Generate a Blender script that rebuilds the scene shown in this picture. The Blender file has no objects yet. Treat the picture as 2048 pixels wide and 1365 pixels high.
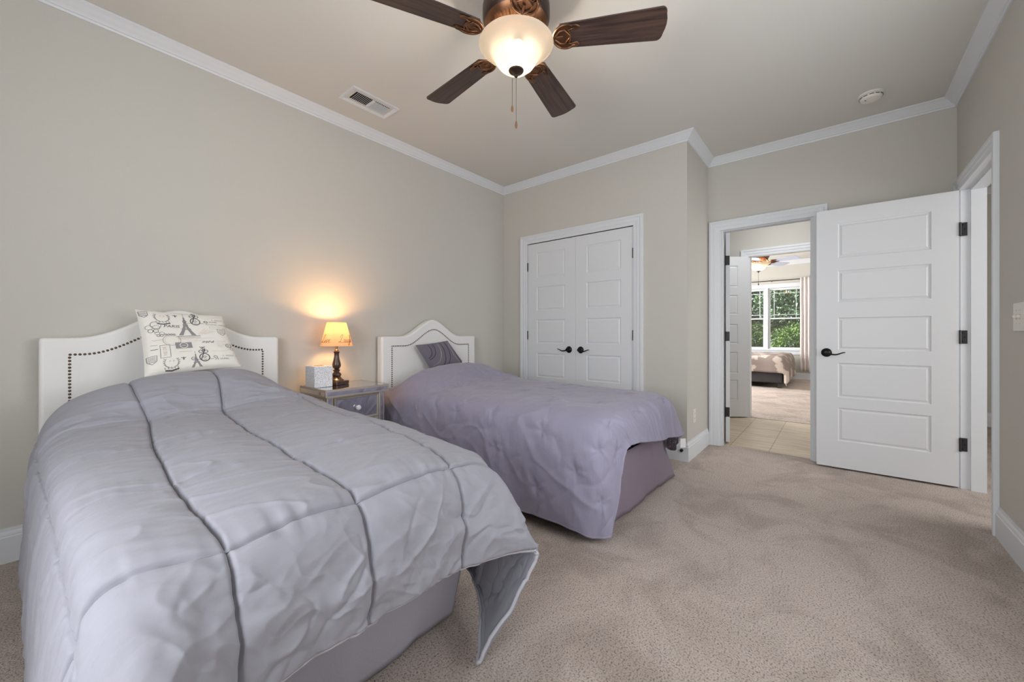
import bpy, bmesh, math, random
import numpy as np
from mathutils import Vector, Matrix, Euler, noise as mnoise

random.seed(7)
SC = bpy.context.scene
COL = SC.collection
PI = math.pi

# ------------------------------------------------------------------ camera
cam_d = bpy.data.cameras.new('camera')
cam_d.sensor_width = 36.0
cam_d.lens = 785.93 / 2048.0 * 36.0
cam_d.shift_y = -(682.5 - 669.28) / 2048.0
cam_d.clip_start = 0.02
cam = bpy.data.objects.new('camera', cam_d)
COL.objects.link(cam)
cam.location = (0.0, 0.0, 1.05)
cam.rotation_euler = (PI / 2, 0.0, 0.68993 - PI / 2)
SC.camera = cam

# ------------------------------------------------------------------ world, sun, daylight, exposure
w = bpy.data.worlds.new('sky')
SC.world = w
w.use_nodes = True
bg = w.node_tree.nodes['Background']
bg.inputs['Color'].default_value = (0.80, 0.89, 1.0, 1.0)
bg.inputs['Strength'].default_value = 1.6

def add_sun(strength, d):
    l = bpy.data.lights.new('sun', 'SUN')
    l.energy = strength
    l.angle = math.radians(2)
    o = bpy.data.objects.new('sun', l)
    COL.objects.link(o)
    o.rotation_euler = Vector(d).to_track_quat('-Z', 'Y').to_euler()
    return o

def add_area(name, loc, d, sx, sy, power, color=(1, 1, 1), spread=180):
    l = bpy.data.lights.new(name, 'AREA')
    l.shape = 'RECTANGLE'
    l.size = sx
    l.size_y = sy
    l.energy = power
    l.color = color
    l.spread = math.radians(spread)
    o = bpy.data.objects.new(name, l)
    COL.objects.link(o)
    o.location = loc
    o.rotation_euler = Vector(d).to_track_quat('-Z', 'Z').to_euler()
    return o

def add_point(name, loc, power, color, radius, parent=None):
    l = bpy.data.lights.new(name, 'POINT')
    l.energy = power
    l.color = color
    l.shadow_soft_size = radius
    o = bpy.data.objects.new(name, l)
    COL.objects.link(o)
    o.location = loc
    if parent:
        o.parent = parent
    return o

add_sun(20.0, (0.0, -0.5, -0.87))
# daylight through the two windows of the room behind the camera
add_area('daylight_front_window', (-1.02, 0.70, 1.45), (1, 0.0, 0.08), 1.4, 1.6, 31, (0.94, 0.97, 1.0))
add_area('daylight_side_window', (1.70, -0.68, 1.45), (-0.05, 1, 0.10), 1.6, 1.5, 12, (0.96, 0.98, 1.0))
# unseen fill lights added in the hallway and far bedroom; daylight of the room beyond the right door
add_area('hallway_fill', (4.95, 0.5, 2.66), (0, 0, -1), 0.45, 0.45, 10, (0.95, 0.97, 1.0))
add_area('far_bedroom_fill', (8.6, 3.40, 1.5), (0, -1, 0), 2.4, 1.6, 150, (0.97, 0.98, 1.0))
add_area('daylight_next_room', (3.3, -2.6, 1.5), (0.1, 1, -0.1), 1.4, 1.4, 32, (0.98, 0.99, 1.0))

SC.view_settings.view_transform = 'Standard'
SC.view_settings.look = 'None'
SC.view_settings.gamma = 1.0
SC.view_settings.use_curve_mapping = False
SC.view_settings.exposure = 0.57

# ------------------------------------------------------------------ materials
def lin(c):
    c = c / 255.0
    return c / 12.92 if c <= 0.04045 else ((c + 0.055) / 1.055) ** 2.4

def rgb(r, g, b):
    return (lin(r), lin(g), lin(b), 1.0)

class NT:
    """small node-tree helper"""
    def __init__(self, m):
        self.t = m.node_tree
        self.n = m.node_tree.nodes
        self.l = m.node_tree.links
    def add(self, kind, **kw):
        n = self.n.new(kind)
        for k, v in kw.items():
            if k in n.inputs:
                n.inputs[k].default_value = v
            else:
                setattr(n, k, v)
        return n
    def link(self, a, ao, b, bi):
        self.l.new(a.outputs[ao], b.inputs[bi])

def mat(name, col, rough=0.6, metal=0.0, spec=0.5, bump=None, vary=None, emit=None, sheen=0.0, coat=0.0):
    """bump=(scale, distance[, stretch]); vary=(scale, colour2, low, high[, stretch])"""
    m = bpy.data.materials.new(name)
    m.use_nodes = True
    h = NT(m)
    p = h.n['Principled BSDF']
    p.inputs['Base Color'].default_value = col
    p.inputs['Roughness'].default_value = rough
    p.inputs['Metallic'].default_value = metal
    p.inputs['Specular IOR Level'].default_value = spec
    if sheen:
        p.inputs['Sheen Weight'].default_value = sheen
    if coat:
        p.inputs['Coat Weight'].default_value = coat
        p.inputs['Coat Roughness'].default_value = 0.15
    if emit:
        p.inputs['Emission Color'].default_value = emit[0]
        p.inputs['Emission Strength'].default_value = emit[1]
    def coords(stretch):
        tc = h.add('ShaderNodeTexCoord')
        mp = h.add('ShaderNodeMapping')
        mp.inputs['Scale'].default_value = stretch
        h.link(tc, 'Object', mp, 'Vector')
        return mp
    if vary:
        mp = coords(vary[4] if len(vary) > 4 else (1, 1, 1))
        nz = h.add('ShaderNodeTexNoise', Scale=vary[0], Detail=4.0)
        h.link(mp, 'Vector', nz, 'Vector')
        cr = h.add('ShaderNodeValToRGB')
        cr.color_ramp.elements[0].position = vary[2]
        cr.color_ramp.elements[1].position = vary[3]
        cr.color_ramp.elements[0].color = vary[1]
        cr.color_ramp.elements[1].color = col
        h.link(nz, 'Fac', cr, 'Fac')
        h.link(cr, 'Color', p, 'Base Color')
    if bump:
        mp = coords(bump[2] if len(bump) > 2 else (1, 1, 1))
        nz = h.add('ShaderNodeTexNoise', Scale=bump[0], Detail=5.0)
        h.link(mp, 'Vector', nz, 'Vector')
        b = h.add('ShaderNodeBump', Distance=bump[1], Strength=1.0)
        h.link(nz, 'Fac', b, 'Height')
        h.link(b, 'Normal', p, 'Normal')
    return m

M = {}
M['wall'] = mat('wall_paint', rgb(198, 194, 186), 0.85, spec=0.2, bump=(350, 0.0006))
M['ceil'] = mat('ceiling_paint', rgb(212, 209, 203), 0.9, spec=0.2, bump=(300, 0.0006))
M['trim'] = mat('white_trim_paint', rgb(217, 219, 222), 0.45, bump=(60, 0.0002))
M['door'] = mat('white_door_paint', rgb(218, 219, 221), 0.42, bump=(40, 0.0003, (6, 6, 0.5)))
M['black'] = mat('oil_rubbed_bronze', rgb(34, 31, 30), 0.32, 0.75)
M['hinge'] = mat('dark_hinge_metal', rgb(58, 58, 60), 0.4, 0.6)
M['plate'] = mat('white_plastic', rgb(222, 218, 208), 0.4)
M['rubber'] = mat('black_rubber', rgb(20, 20, 20), 0.7)
M['dark'] = mat('dark_gap', rgb(22, 22, 22), 0.9)
M['tile_grout'] = mat('grout', rgb(150, 133, 112), 0.9)
M['lin_white'] = mat('white_leatherette', rgb(231, 229, 226), 0.5, bump=(500, 0.0004))
M['nail'] = mat('antique_brass_nail', rgb(110, 92, 78), 0.3, 0.9)
M['mattress'] = mat('white_mattress_fabric', rgb(222, 222, 224), 0.9, bump=(300, 0.001))
M['grey_quilt'] = mat('grey_microfibre', rgb(153, 152, 161), 0.72, spec=0.25, sheen=0.12,
                      bump=(7, 0.004, (1.0, 5.0, 2.0)))
M['mauve_quilt'] = mat('mauve_grey_microfibre', rgb(148, 143, 163), 0.62, spec=0.3, sheen=0.2,
                       bump=(8, 0.005, (2.0, 3.0, 1.0)))
M['skirt1'] = mat('grey_skirt_cloth', rgb(168, 165, 175), 0.85, bump=(200, 0.0006))
M['skirt2'] = mat('plum_grey_skirt_cloth', rgb(142, 129, 142), 0.85, bump=(200, 0.0006))
M['piping'] = mat('piping_cloth', rgb(186, 185, 192), 0.7)
M['seam_shade'] = mat('seam_shade_grey', rgb(112, 110, 118), 0.8)
M['tag'] = mat('white_tag', rgb(225, 222, 220), 0.8)
M['champagne'] = mat('champagne_frame', rgb(176, 166, 154), 0.32, 0.5, bump=(80, 0.0003))
M['mirror'] = mat('mirror_glass', rgb(214, 214, 218), 0.05, 1.0)
M['crystal'] = mat('crystal_knob', rgb(236, 238, 242), 0.05, 0.15, spec=1.0)
M['lampwood'] = mat('turned_brown_wood', rgb(76, 48, 33), 0.28, coat=0.5, vary=(18, rgb(48, 30, 22), 0.35, 0.65, (1, 1, 0.3)))
M['lampbrass'] = mat('lamp_brass', rgb(150, 112, 70), 0.3, 0.9)
M['ink'] = mat('brown_script_ink', rgb(92, 52, 36), 0.8)
M['fan_wood'] = mat('dark_walnut_blade', rgb(84, 62, 52), 0.42, vary=(7, rgb(50, 36, 33), 0.35, 0.68, (0.6, 9, 9)), bump=(30, 0.0004, (1, 12, 12)))
M['bronze'] = mat('rubbed_copper_bronze', rgb(142, 100, 70), 0.36, 0.85, vary=(14, rgb(90, 62, 46), 0.3, 0.7))
M['bronze_dark'] = mat('dark_bronze', rgb(70, 56, 50), 0.38, 0.8)
M['fob'] = mat('oak_fob', rgb(128, 90, 52), 0.45)
M['chain'] = mat('chain_metal', rgb(88, 80, 72), 0.35, 0.9)
M['bulb'] = mat('lit_bulb', rgb(255, 240, 215), 0.5, emit=((1.0, 0.86, 0.62, 1), 12.0))
M['far_quilt'] = mat('taupe_patterned_quilt', rgb(196, 182, 172), 0.8, vary=(3.2, rgb(140, 126, 120), 0.50, 0.53))
M['far_quilt_lining'] = mat('pale_blue_lining', rgb(206, 214, 226), 0.8)
M['far_bed'] = mat('charcoal_upholstery', rgb(58, 55, 57), 0.9, bump=(200, 0.001))
M['curtain'] = mat('blush_curtain', rgb(226, 217, 214), 0.85, bump=(300, 0.0005))
M['pale_blade'] = mat('pale_grey_blade', rgb(190, 196, 216), 0.5)
M['cushion_grey'] = mat('slate_cushion_cloth', rgb(112, 107, 118), 0.8, bump=(300, 0.0006))
M['sequin_dark'] = mat('dark_sequin', rgb(24, 22, 26), 0.2, 0.4)
M['sequin_light'] = mat('silver_sequin', rgb(232, 224, 212), 0.25, 0.5)
M['cushion_cream'] = mat('cream_cushion_cotton', rgb(233, 228, 219), 0.85, bump=(14, 0.004))
M['print_dark'] = mat('charcoal_print', rgb(82, 80, 84), 0.85)
M['print_mid'] = mat('grey_print', rgb(142, 139, 141), 0.85)
M['print_tan'] = mat('tan_print', rgb(196, 181, 166), 0.85)
M['box_slot'] = mat('box_slot_paper', rgb(120, 98, 82), 0.8)
M['lawn'] = mat('lawn_grass', rgb(92, 118, 58), 0.95, vary=(5, rgb(62, 82, 40), 0.35, 0.65))
M['bark'] = mat('bark', rgb(82, 70, 58), 0.95, bump=(20, 0.01))
M['speck'] = None

def speckle(name, base, spots, scale, thr, rough=0.5, metal=0.0):
    m = bpy.data.materials.new(name)
    m.use_nodes = True
    h = NT(m)
    p = h.n['Principled BSDF']
    p.inputs['Roughness'].default_value = rough
    p.inputs['Metallic'].default_value = metal
    tc = h.add('ShaderNodeTexCoord')
    v = h.add('ShaderNodeTexVoronoi', Scale=scale)
    h.link(tc, 'Object', v, 'Vector')
    cr = h.add('ShaderNodeValToRGB')
    cr.color_ramp.interpolation = 'CONSTANT'
    cr.color_ramp.elements[0].color = spots
    cr.color_ramp.elements[1].color = base
    cr.color_ramp.elements[1].position = thr
    h.link(v, 'Distance', cr, 'Fac')
    h.link(cr, 'Color', p, 'Base Color')
    return m

M['speck'] = speckle('silver_dotted_cover', rgb(222, 224, 230), rgb(86, 86, 94), 260, 0.33, 0.4, 0.1)
M['lining_speck'] = speckle('dark_dotted_lining', rgb(58, 48, 56), rgb(150, 140, 142), 90, 0.22, 0.8)

def carpet(name, c1, c2, c3):
    m = bpy.data.materials.new(name)
    m.use_nodes = True
    h = NT(m)
    p = h.n['Principled BSDF']
    p.inputs['Roughness'].default_value = 0.95
    p.inputs['Specular IOR Level'].default_value = 0.1
    tc = h.add('ShaderNodeTexCoord')
    n1 = h.add('ShaderNodeTexNoise', Scale=160.0, Detail=4.0, Roughness=0.66)
    h.link(tc, 'Object', n1, 'Vector')
    cr = h.add('ShaderNodeValToRGB')
    e = cr.color_ramp.elements
    e[0].position, e[0].color = 0.36, c2
    e[1].position, e[1].color = 0.55, c1
    x = e.new(0.44)
    x.color = tuple(0.35 * a + 0.65 * b for a, b in zip(c2, c1))
    h.link(n1, 'Fac', cr, 'Fac')
    # nap brushed in different directions by feet and vacuum
    n2 = h.add('ShaderNodeTexNoise', Scale=2.6, Detail=9.0, Roughness=0.68, Distortion=0.9)
    h.link(tc, 'Object', n2, 'Vector')
    c2r = h.add('ShaderNodeValToRGB')
    c2r.color_ramp.elements[0].position = 0.40
    c2r.color_ramp.elements[1].position = 0.55
    c2r.color_ramp.elements[0].color = (0.80, 0.79, 0.78, 1)
    c2r.color_ramp.elements[1].color = (1.0, 1.0, 1.0, 1)
    h.link(n2, 'Fac', c2r, 'Fac')
    mx = h.add('ShaderNodeMix', data_type='RGBA', blend_type='MULTIPLY')
    mx.inputs[0].default_value = 1.0
    h.l.new(cr.outputs['Color'], mx.inputs[6])
    h.l.new(c2r.outputs['Color'], mx.inputs[7])
    h.l.new(mx.outputs[2], p.inputs['Base Color'])
    b = h.add('ShaderNodeBump', Distance=0.008, Strength=1.0)
    h.link(n1, 'Fac', b, 'Height')
    h.link(b, 'Normal', p, 'Normal')
    return m

M['carpet'] = carpet('beige_carpet', rgb(214, 200, 190), rgb(132, 116, 107), None)

def tiles(name):
    m = bpy.data.materials.new(name)
    m.use_nodes = True
    h = NT(m)
    p = h.n['Principled BSDF']
    p.inputs['Roughness'].default_value = 0.35
    tc = h.add('ShaderNodeTexCoord')
    mp = h.add('ShaderNodeMapping')
    mp.inputs['Location'].default_value = (0.14, 0.155, 0)
    h.link(tc, 'Object', mp, 'Vector')
    br = h.add('ShaderNodeTexBrick', Scale=1.0)
    br.offset = 0.0
    br.inputs['Brick Width'].default_value = 0.31
    br.inputs['Row Height'].default_value = 0.31
    br.inputs['Mortar Size'].default_value = 0.004
    br.inputs['Color1'].default_value = rgb(214, 196, 172)
    br.inputs['Color2'].default_value = rgb(206, 188, 164)
    br.inputs['Mortar'].default_value = rgb(160, 142, 122)
    h.link(mp, 'Vector', br, 'Vector')
    mp2 = h.add('ShaderNodeMapping')
    mp2.inputs['Scale'].default_value = (22, 2, 1)
    h.link(tc, 'Object', mp2, 'Vector')
    nz = h.add('ShaderNodeTexNoise', Scale=1.4, Detail=4.0)
    h.link(mp2, 'Vector', nz, 'Vector')
    mx = h.add('ShaderNodeMix', data_type='RGBA', blend_type='MULTIPLY')
    cr = h.add('ShaderNodeValToRGB')
    cr.color_ramp.elements[0].color = (0.72, 0.66, 0.6, 1)
    cr.color_ramp.elements[0].position = 0.3
    cr.color_ramp.elements[1].position = 0.6
    h.link(nz, 'Fac', cr, 'Fac')
    mx.inputs[0].default_value = 1.0
    h.l.new(br.outputs['Color'], mx.inputs[6])
    h.l.new(cr.outputs['Color'], mx.inputs[7])
    h.l.new(mx.outputs[2], p.inputs['Base Color'])
    return m

M['tile'] = tiles('beige_stone_tile')

def lampshade(name, col, trans, thin=0.0, tint=1.0):
    """diffuse + translucent cloth or frosted glass that lets the lamp's own light through"""
    m = bpy.data.materials.new(name)
    m.use_nodes = True
    h = NT(m)
    h.n.remove(h.n['Principled BSDF'])
    out = h.n['Material Output']
    d = h.add('ShaderNodeBsdfDiffuse', Color=col)
    t = h.add('ShaderNodeBsdfTranslucent', Color=tuple(c * tint for c in col[:3]) + (1,))
    mx = h.add('ShaderNodeMixShader', Fac=trans)
    h.link(d, 0, mx, 1)
    h.link(t, 0, mx, 2)
    last = mx
    if thin:
        tr = h.add('ShaderNodeBsdfTransparent', Color=(1, 0.97, 0.93, 1))
        m2 = h.add('ShaderNodeMixShader', Fac=thin)
        h.link(last, 0, m2, 1)
        h.link(tr, 0, m2, 2)
        g = h.add('ShaderNodeBsdfGlossy', Roughness=0.25)
        m3 = h.add('ShaderNodeMixShader', Fac=0.06)
        h.link(m2, 0, m3, 1)
        h.link(g, 0, m3, 2)
        last = m3
    h.link(last, 0, out, 'Surface')
    return m

M['shade'] = lampshade('cream_shade_cloth', rgb(246, 222, 188), 0.58)
M['frosted'] = lampshade('frosted_alabaster_glass', rgb(250, 236, 216), 0.5, 0.34, 0.20)

def glass(name, tint, fac):
    m = bpy.data.materials.new(name)
    m.use_nodes = True
    h = NT(m)
    h.n.remove(h.n['Principled BSDF'])
    out = h.n['Material Output']
    tr = h.add('ShaderNodeBsdfTransparent', Color=tint)
    g = h.add('ShaderNodeBsdfGlossy', Roughness=0.02)
    mx = h.add('ShaderNodeMixShader', Fac=fac)
    h.link(tr, 0, mx, 1)
    h.link(g, 0, mx, 2)
    h.link(mx, 0, out, 'Surface')
    return m

M['glass'] = glass('window_glass', (0.97, 0.98, 0.98, 1), 0.05)
M['screen'] = glass('insect_screen_mesh', (0.60, 0.58, 0.57, 1), 0.0)
M['leaf1'] = mat('bright_green_leaf', rgb(150, 186, 92), 0.6, vary=(4, rgb(96, 140, 58), 0.35, 0.65))
M['leaf2'] = mat('mid_green_leaf', rgb(104, 136, 78), 0.6, vary=(4, rgb(70, 98, 56), 0.35, 0.65))
M['leaf3'] = mat('dark_green_leaf', rgb(74, 96, 66), 0.6, vary=(4, rgb(48, 66, 46), 0.35, 0.65))

# ------------------------------------------------------------------ mesh building
class MB:
    """collects shapes that become ONE mesh object"""
    def __init__(self):
        self.v = []
        self.f = []
        self.mi = []
        self.m = 0
    def add(self, vs, fs, m=None):
        o = len(self.v)
        self.v += [tuple(p) for p in vs]
        self.f += [tuple(i + o for i in f) for f in fs]
        self.mi += [self.m if m is None else m] * len(fs)
        return self
    def box(self, x0, x1, y0, y1, z0, z1, mtx=None, m=None):
        if x0 > x1: x0, x1 = x1, x0
        if y0 > y1: y0, y1 = y1, y0
        if z0 > z1: z0, z1 = z1, z0
        vs = [Vector(p) for p in ((x0, y0, z0), (x1, y0, z0), (x1, y1, z0), (x0, y1, z0),
                                  (x0, y0, z1), (x1, y0, z1), (x1, y1, z1), (x0, y1, z1))]
        if mtx:
            vs = [mtx @ p for p in vs]
        return self.add(vs, [(3, 2, 1, 0), (4, 5, 6, 7), (0, 1, 5, 4), (1, 2, 6, 5), (2, 3, 7, 6), (3, 0, 4, 7)], m)
    def lathe(self, prof, n=40, c=(0, 0, 0), mtx=None, caps=True, m=None):
        """prof: list of (r, z) bottom to top"""
        vs, fs = [], []
        for r, z in prof:
            for k in range(n):
                a = 2 * PI * k / n
                vs.append(Vector((c[0] + r * math.cos(a), c[1] + r * math.sin(a), c[2] + z)))
        for i in range(len(prof) - 1):
            for k in range(n):
                k2 = (k + 1) % n
                fs.append((i * n + k, i * n + k2, (i + 1) * n + k2, (i + 1) * n + k))
        if caps:
            if prof[0][0] > 1e-6:
                fs.append(tuple(reversed(range(n))))
            if prof[-1][0] > 1e-6:
                fs.append(tuple((len(prof) - 1) * n + k for k in range(n)))
        if mtx:
            vs = [mtx @ p for p in vs]
        return self.add(vs, fs, m)
    def tube(self, pts, r, n=8, m=None, flat=1.0, closed=False):
        """round tube along pts; r number or list"""
        P = [Vector(p) for p in pts]
        k = len(P)
        R = r if isinstance(r, (list, tuple)) else [r] * k
        vs, fs = [], []
        up = None
        for i in range(k):
            if closed:
                t = P[(i + 1) % k] - P[i - 1]
            else:
                t = P[min(i + 1, k - 1)] - P[max(i - 1, 0)]
            t.normalize()
            if up is None:
                up = Vector((0, 0, 1)) if abs(t.z) < 0.9 else Vector((1, 0, 0))
            s = t.cross(up)
            if s.length < 1e-6:
                s = t.orthogonal()
            s.normalize()
            up = s.cross(t).normalized()
            for j in range(n):
                a = 2 * PI * j / n
                vs.append(P[i] + s * (R[i] * math.cos(a)) + up * (R[i] * flat * math.sin(a)))
        segs = k if closed else k - 1
        for i in range(segs):
            i2 = (i + 1) % k
            for j in range(n):
                j2 = (j + 1) % n
                fs.append((i * n + j, i * n + j2, i2 * n + j2, i2 * n + j))
        if not closed:
            fs.append(tuple(reversed(range(n))))
            fs.append(tuple((k - 1) * n + j for j in range(n)))
        return self.add(vs, fs, m)
    def prism(self, poly, axis, a, b, mtx=None, m=None):
        """extrude a 2D polygon along axis (0 x, 1 y, 2 z) from a to b; poly in the other two axes, in order"""
        def mk(p, h):
            q = [p[0], p[1]]
            q.insert(axis, h)
            return Vector(q)
        n = len(poly)
        vs = [mk(p, a) for p in poly] + [mk(p, b) for p in poly]
        if mtx:
            vs = [mtx @ p for p in vs]
        fs = [tuple(reversed(range(n))), tuple(range(n, 2 * n))]
        for i in range(n):
            j = (i + 1) % n
            fs.append((i, j, n + j, n + i))
        return self.add(vs, fs, m)
    def sweep(self, path, n, prof, closed=False, m=None, ends=True):
        """mitred moulding: path points, n = direction of profile's 2nd axis, prof [(lateral, along n)]"""
        P = [Vector(p) for p in path]
        n = Vector(n).normalized()
        k = len(P)
        vs, fs = [], []
        q = len(prof)
        for i in range(k):
            ls = []
            if closed or i > 0:
                ls.append((P[i] - P[i - 1]).normalized().cross(n))
            if closed or i < k - 1:
                ls.append((P[(i + 1) % k] - P[i]).normalized().cross(n))
            if len(ls) == 1:
                mv = ls[0]
            else:
                mv = (ls[0] + ls[1]) / (1 + ls[0].dot(ls[1]))
            for a, b in prof:
                vs.append(P[i] + mv * a + n * b)
        for i in range(k if closed else k - 1):
            i2 = (i + 1) % k
            for j in range(q):
                j2 = (j + 1) % q
                fs.append((i * q + j, i2 * q + j, i2 * q + j2, i * q + j2))
        if ends and not closed:
            fs.append(tuple(range(q)))
            fs.append(tuple(reversed([(k - 1) * q + j for j in range(q)])))
        return self.add(vs, fs, m)
    def grid(self, P, m=None, flip=False):
        """P: array (rows, cols, 3)"""
        R, C = P.shape[:2]
        o = len(self.v)
        self.v += [tuple(map(float, p)) for p in P.reshape(-1, 3)]
        for i in range(R - 1):
            for j in range(C - 1):
                f = (o + i * C + j, o + i * C + j + 1, o + (i + 1) * C + j + 1, o + (i + 1) * C + j)
                self.f.append(tuple(reversed(f)) if flip else f)
                self.mi.append(self.m if m is None else m)
        return self
    def build(self, name, mats, parent=None, smooth=None, bevel=0.0, seg=2, fix=True, subd=0, loc=None):
        me = bpy.data.meshes.new(name)
        me.from_pydata(self.v, [], self.f)
        if not isinstance(mats, (list, tuple)):
            mats = [mats]
        for x in mats:
            me.materials.append(x)
        if any(self.mi):
            me.polygons.foreach_set('material_index', self.mi)
        if fix:
            bm = bmesh.new()
            bm.from_mesh(me)
            bmesh.ops.recalc_face_normals(bm, faces=bm.faces)
            bm.to_mesh(me)
            bm.free()
        if smooth is not None:
            me.polygons.foreach_set('use_smooth', [True] * len(me.polygons))
            if smooth < 179:
                me.set_sharp_from_angle(angle=math.radians(smooth))
        me.update()
        o = bpy.data.objects.new(name, me)
        COL.objects.link(o)
        if parent:
            o.parent = parent
        if loc:
            o.location = loc
        if bevel:
            b = o.modifiers.new('bevel', 'BEVEL')
            b.width = bevel
            b.segments = seg
            b.limit_method = 'ANGLE'
            b.angle_limit = math.radians(40)
            b.harden_normals = False
            if smooth is None:
                me.polygons.foreach_set('use_smooth', [True] * len(me.polygons))
                me.set_sharp_from_angle(angle=math.radians(50))
        if subd:
            s = o.modifiers.new('sub', 'SUBSURF')
            s.levels = subd
            s.render_levels = subd
        return o

def tag(o, label=None, cat=None, group=None, kind=None):
    if label: o['label'] = label
    if cat: o['category'] = cat
    if group: o['group'] = group
    if kind: o['kind'] = kind
    return o

def thing(name, loc, label, cat, group=None, rz=0.0, kind=None):
    o = bpy.data.objects.new(name, None)
    o.empty_display_size = 0.1
    COL.objects.link(o)
    o.location = loc
    o.rotation_euler = (0, 0, rz)
    return tag(o, label, cat, group, kind)

def struct(o, label=None):
    o['kind'] = 'structure'
    if label: o['label'] = label
    return o

def copy_tree(o, parent=None):
    c = o.copy()
    COL.objects.link(c)
    if parent:
        c.parent = parent
    for ch in o.children:
        copy_tree(ch, c)
    return c

def rel(mb, loc):
    """shift collected points so that they are relative to a thing's base"""
    mb.v = [(p[0] - loc[0], p[1] - loc[1], p[2] - loc[2]) for p in mb.v]
    return mb

# ------------------------------------------------------------------ the room shell
YH, XC, YJ, XE, YR, XF = 2.947, 3.417, 0.949, 4.103, -0.652, -1.0   # left wall, closet wall, recess side, entry wall, right wall, front wall
ZC = 2.7085
T = 0.115
X2, X3, XW = 5.74, 5.855, 11.33       # hall far face, far bedroom near face, far window wall
DH = 2.032

def wall(name, boxes, m='wall'):
    mb = MB()
    for b in boxes:
        mb.box(*b)
    return struct(mb.build(name, M[m]))

# floors
struct(MB().box(XF - T, 4.165, -0.70, YH + 0.1, -0.05, 0).build('floor', M['carpet']), 'beige carpet of the bedroom')
struct(MB().box(4.165, 5.745, -0.70, 2.3, -0.05, 0).build('floor_hall', M['tile']), 'beige stone tiles of the hallway')
struct(MB().box(5.745, XW + 0.1, -0.70, 3.6, -0.05, 0.004).build('floor_far_bedroom', M['carpet']), 'beige carpet of the far bedroom')
struct(MB().box(2.0, 7.1, -2.9, -0.70, -0.05, 0).build('floor_next_room', M['carpet']), 'beige carpet of the next room')
# ceilings
struct(MB().box(XF - T, XE + T, YR - T, YH + T, ZC, ZC + 0.06).build('ceiling', M['ceil']))
struct(MB().box(XE + T, X2, YR, 2.3, ZC, ZC + 0.06).build('ceiling_hall', M['ceil']))
struct(MB().box(X2, XW + T, -0.72, 3.6, 2.80, 2.86).build('ceiling_far_bedroom', M['ceil']))
struct(MB().box(2.0, 7.1, -2.9, YR - T, ZC, ZC + 0.06).build('ceiling_next_room', M['ceil']))

# walls with their openings
wall('wall_left', [(XF - T, XC + 0.75, YH, YH + T, 0, ZC)])
CY0, CY1 = 1.398, 2.604      # closet opening
wall('wall_back', [(XC, XC + T, CY1, YH, 0, ZC), (XC, XC + T, YJ, CY0, 0, ZC), (XC, XC + T, CY0, CY1, 2.036, ZC)])
wall('wall_closet_inside', [(XC + 0.72, XC + 0.76, YJ, YH, 0, ZC)])
wall('wall_recess', [(XC + T, XE, YJ, YJ + T, 0, ZC)])
EY0, EY1 = 0.138, 0.852      # entry opening
wall('wall_entry', [(XE, XE + T, EY1, 2.3, 0, ZC), (XE, XE + T, YR, EY0, 0, ZC), (XE, XE + T, EY0, EY1, 2.04, ZC)])
RX0, RX1 = 3.243, 4.022      # opening in the right wall
SX0, SX1 = 0.88, 2.52       # side window, beside the camera
wall('wall_right', [(XF - T, SX0, YR - T, YR, 0, ZC), (SX1, RX0, YR - T, YR, 0, ZC), (RX1, X2, YR - T, YR, 0, ZC),
                    (RX0, RX1, YR - T, YR, 2.04, ZC), (SX0, SX1, YR - T, YR, 0, 0.70), (SX0, SX1, YR - T, YR, 2.20, ZC)])
WY0, WY1 = -0.01, 1.41          # front window behind the camera
wall('wall_front', [(XF - T, XF, YR, WY0, 0, ZC), (XF - T, XF, WY1, YH, 0, ZC), (XF - T, XF, WY0, WY1, 0, 0.65), (XF - T, XF, WY0, WY1, 2.25, ZC)])
HY0, HY1 = 0.085, 0.858      # doorway hall - far bedroom
wall('wall_hall_far', [(X2, X3, HY1, 3.6, 0, 2.8), (X2, X3, -0.72, HY0, 0, 2.8), (X2, X3, HY0, HY1, 2.04, 2.8)])
wall('wall_hall_left', [(XE + T, X2, 2.3, 2.4, 0, ZC)])
FW0, FW1 = 0.60, 2.02        # far window
wall('wall_far', [(XW, XW + T, -0.72, FW0, 0, 2.8), (XW, XW + T, FW1, 3.6, 0, 2.8), (XW, XW + T, FW0, FW1, 0, 0.69), (XW, XW + T, FW0, FW1, 2.17, 2.8)])
wall('wall_far_left', [(X3, XW, 3.6, 3.7, 0, 2.8)])
wall('wall_far_right', [(X3, XW, -0.80, -0.72, 0, 2.8)])
wall('wall_next_room', [(6.9, 7.0, -2.9, YR - T, 0, ZC), (2.0, 7.0, -2.96, -2.9, 0, ZC), (1.94, 2.0, -2.9, YR - T, 0, ZC)])

# mouldings
CROWN = [(0, 0), (0.008, 0), (0.012, 0.010), (0.018, 0.012), (0.022, 0.018), (0.034, 0.026), (0.048, 0.042), (0.054, 0.046),
         (0.060, 0.050), (0.066, 0.053), (0.070, 0.056), (0.070, 0.063), (0, 0.063)]
def crown(name, path, z, prof=CROWN, closed=False):
    mb = MB().sweep([(x, y, z) for x, y in path], (0, 0, 1), prof, closed)
    return struct(mb.build(name, M['trim'], smooth=30))
# travelling so that the room is on the right hand side
crown('trim_1', [(XF, YR), (XF, YH), (XC, YH), (XC, YJ), (XE, YJ), (XE, YR)], ZC - 0.063, closed=True)
crown('trim_2', [(6.9, YR - T), (6.9, -2.9)], ZC - 0.063)
crown('trim_3', [(XW, 3.6), (XW, -0.72)], 2.70, [(a * 1.4, b * 1.55) for a, b in CROWN])

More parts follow.
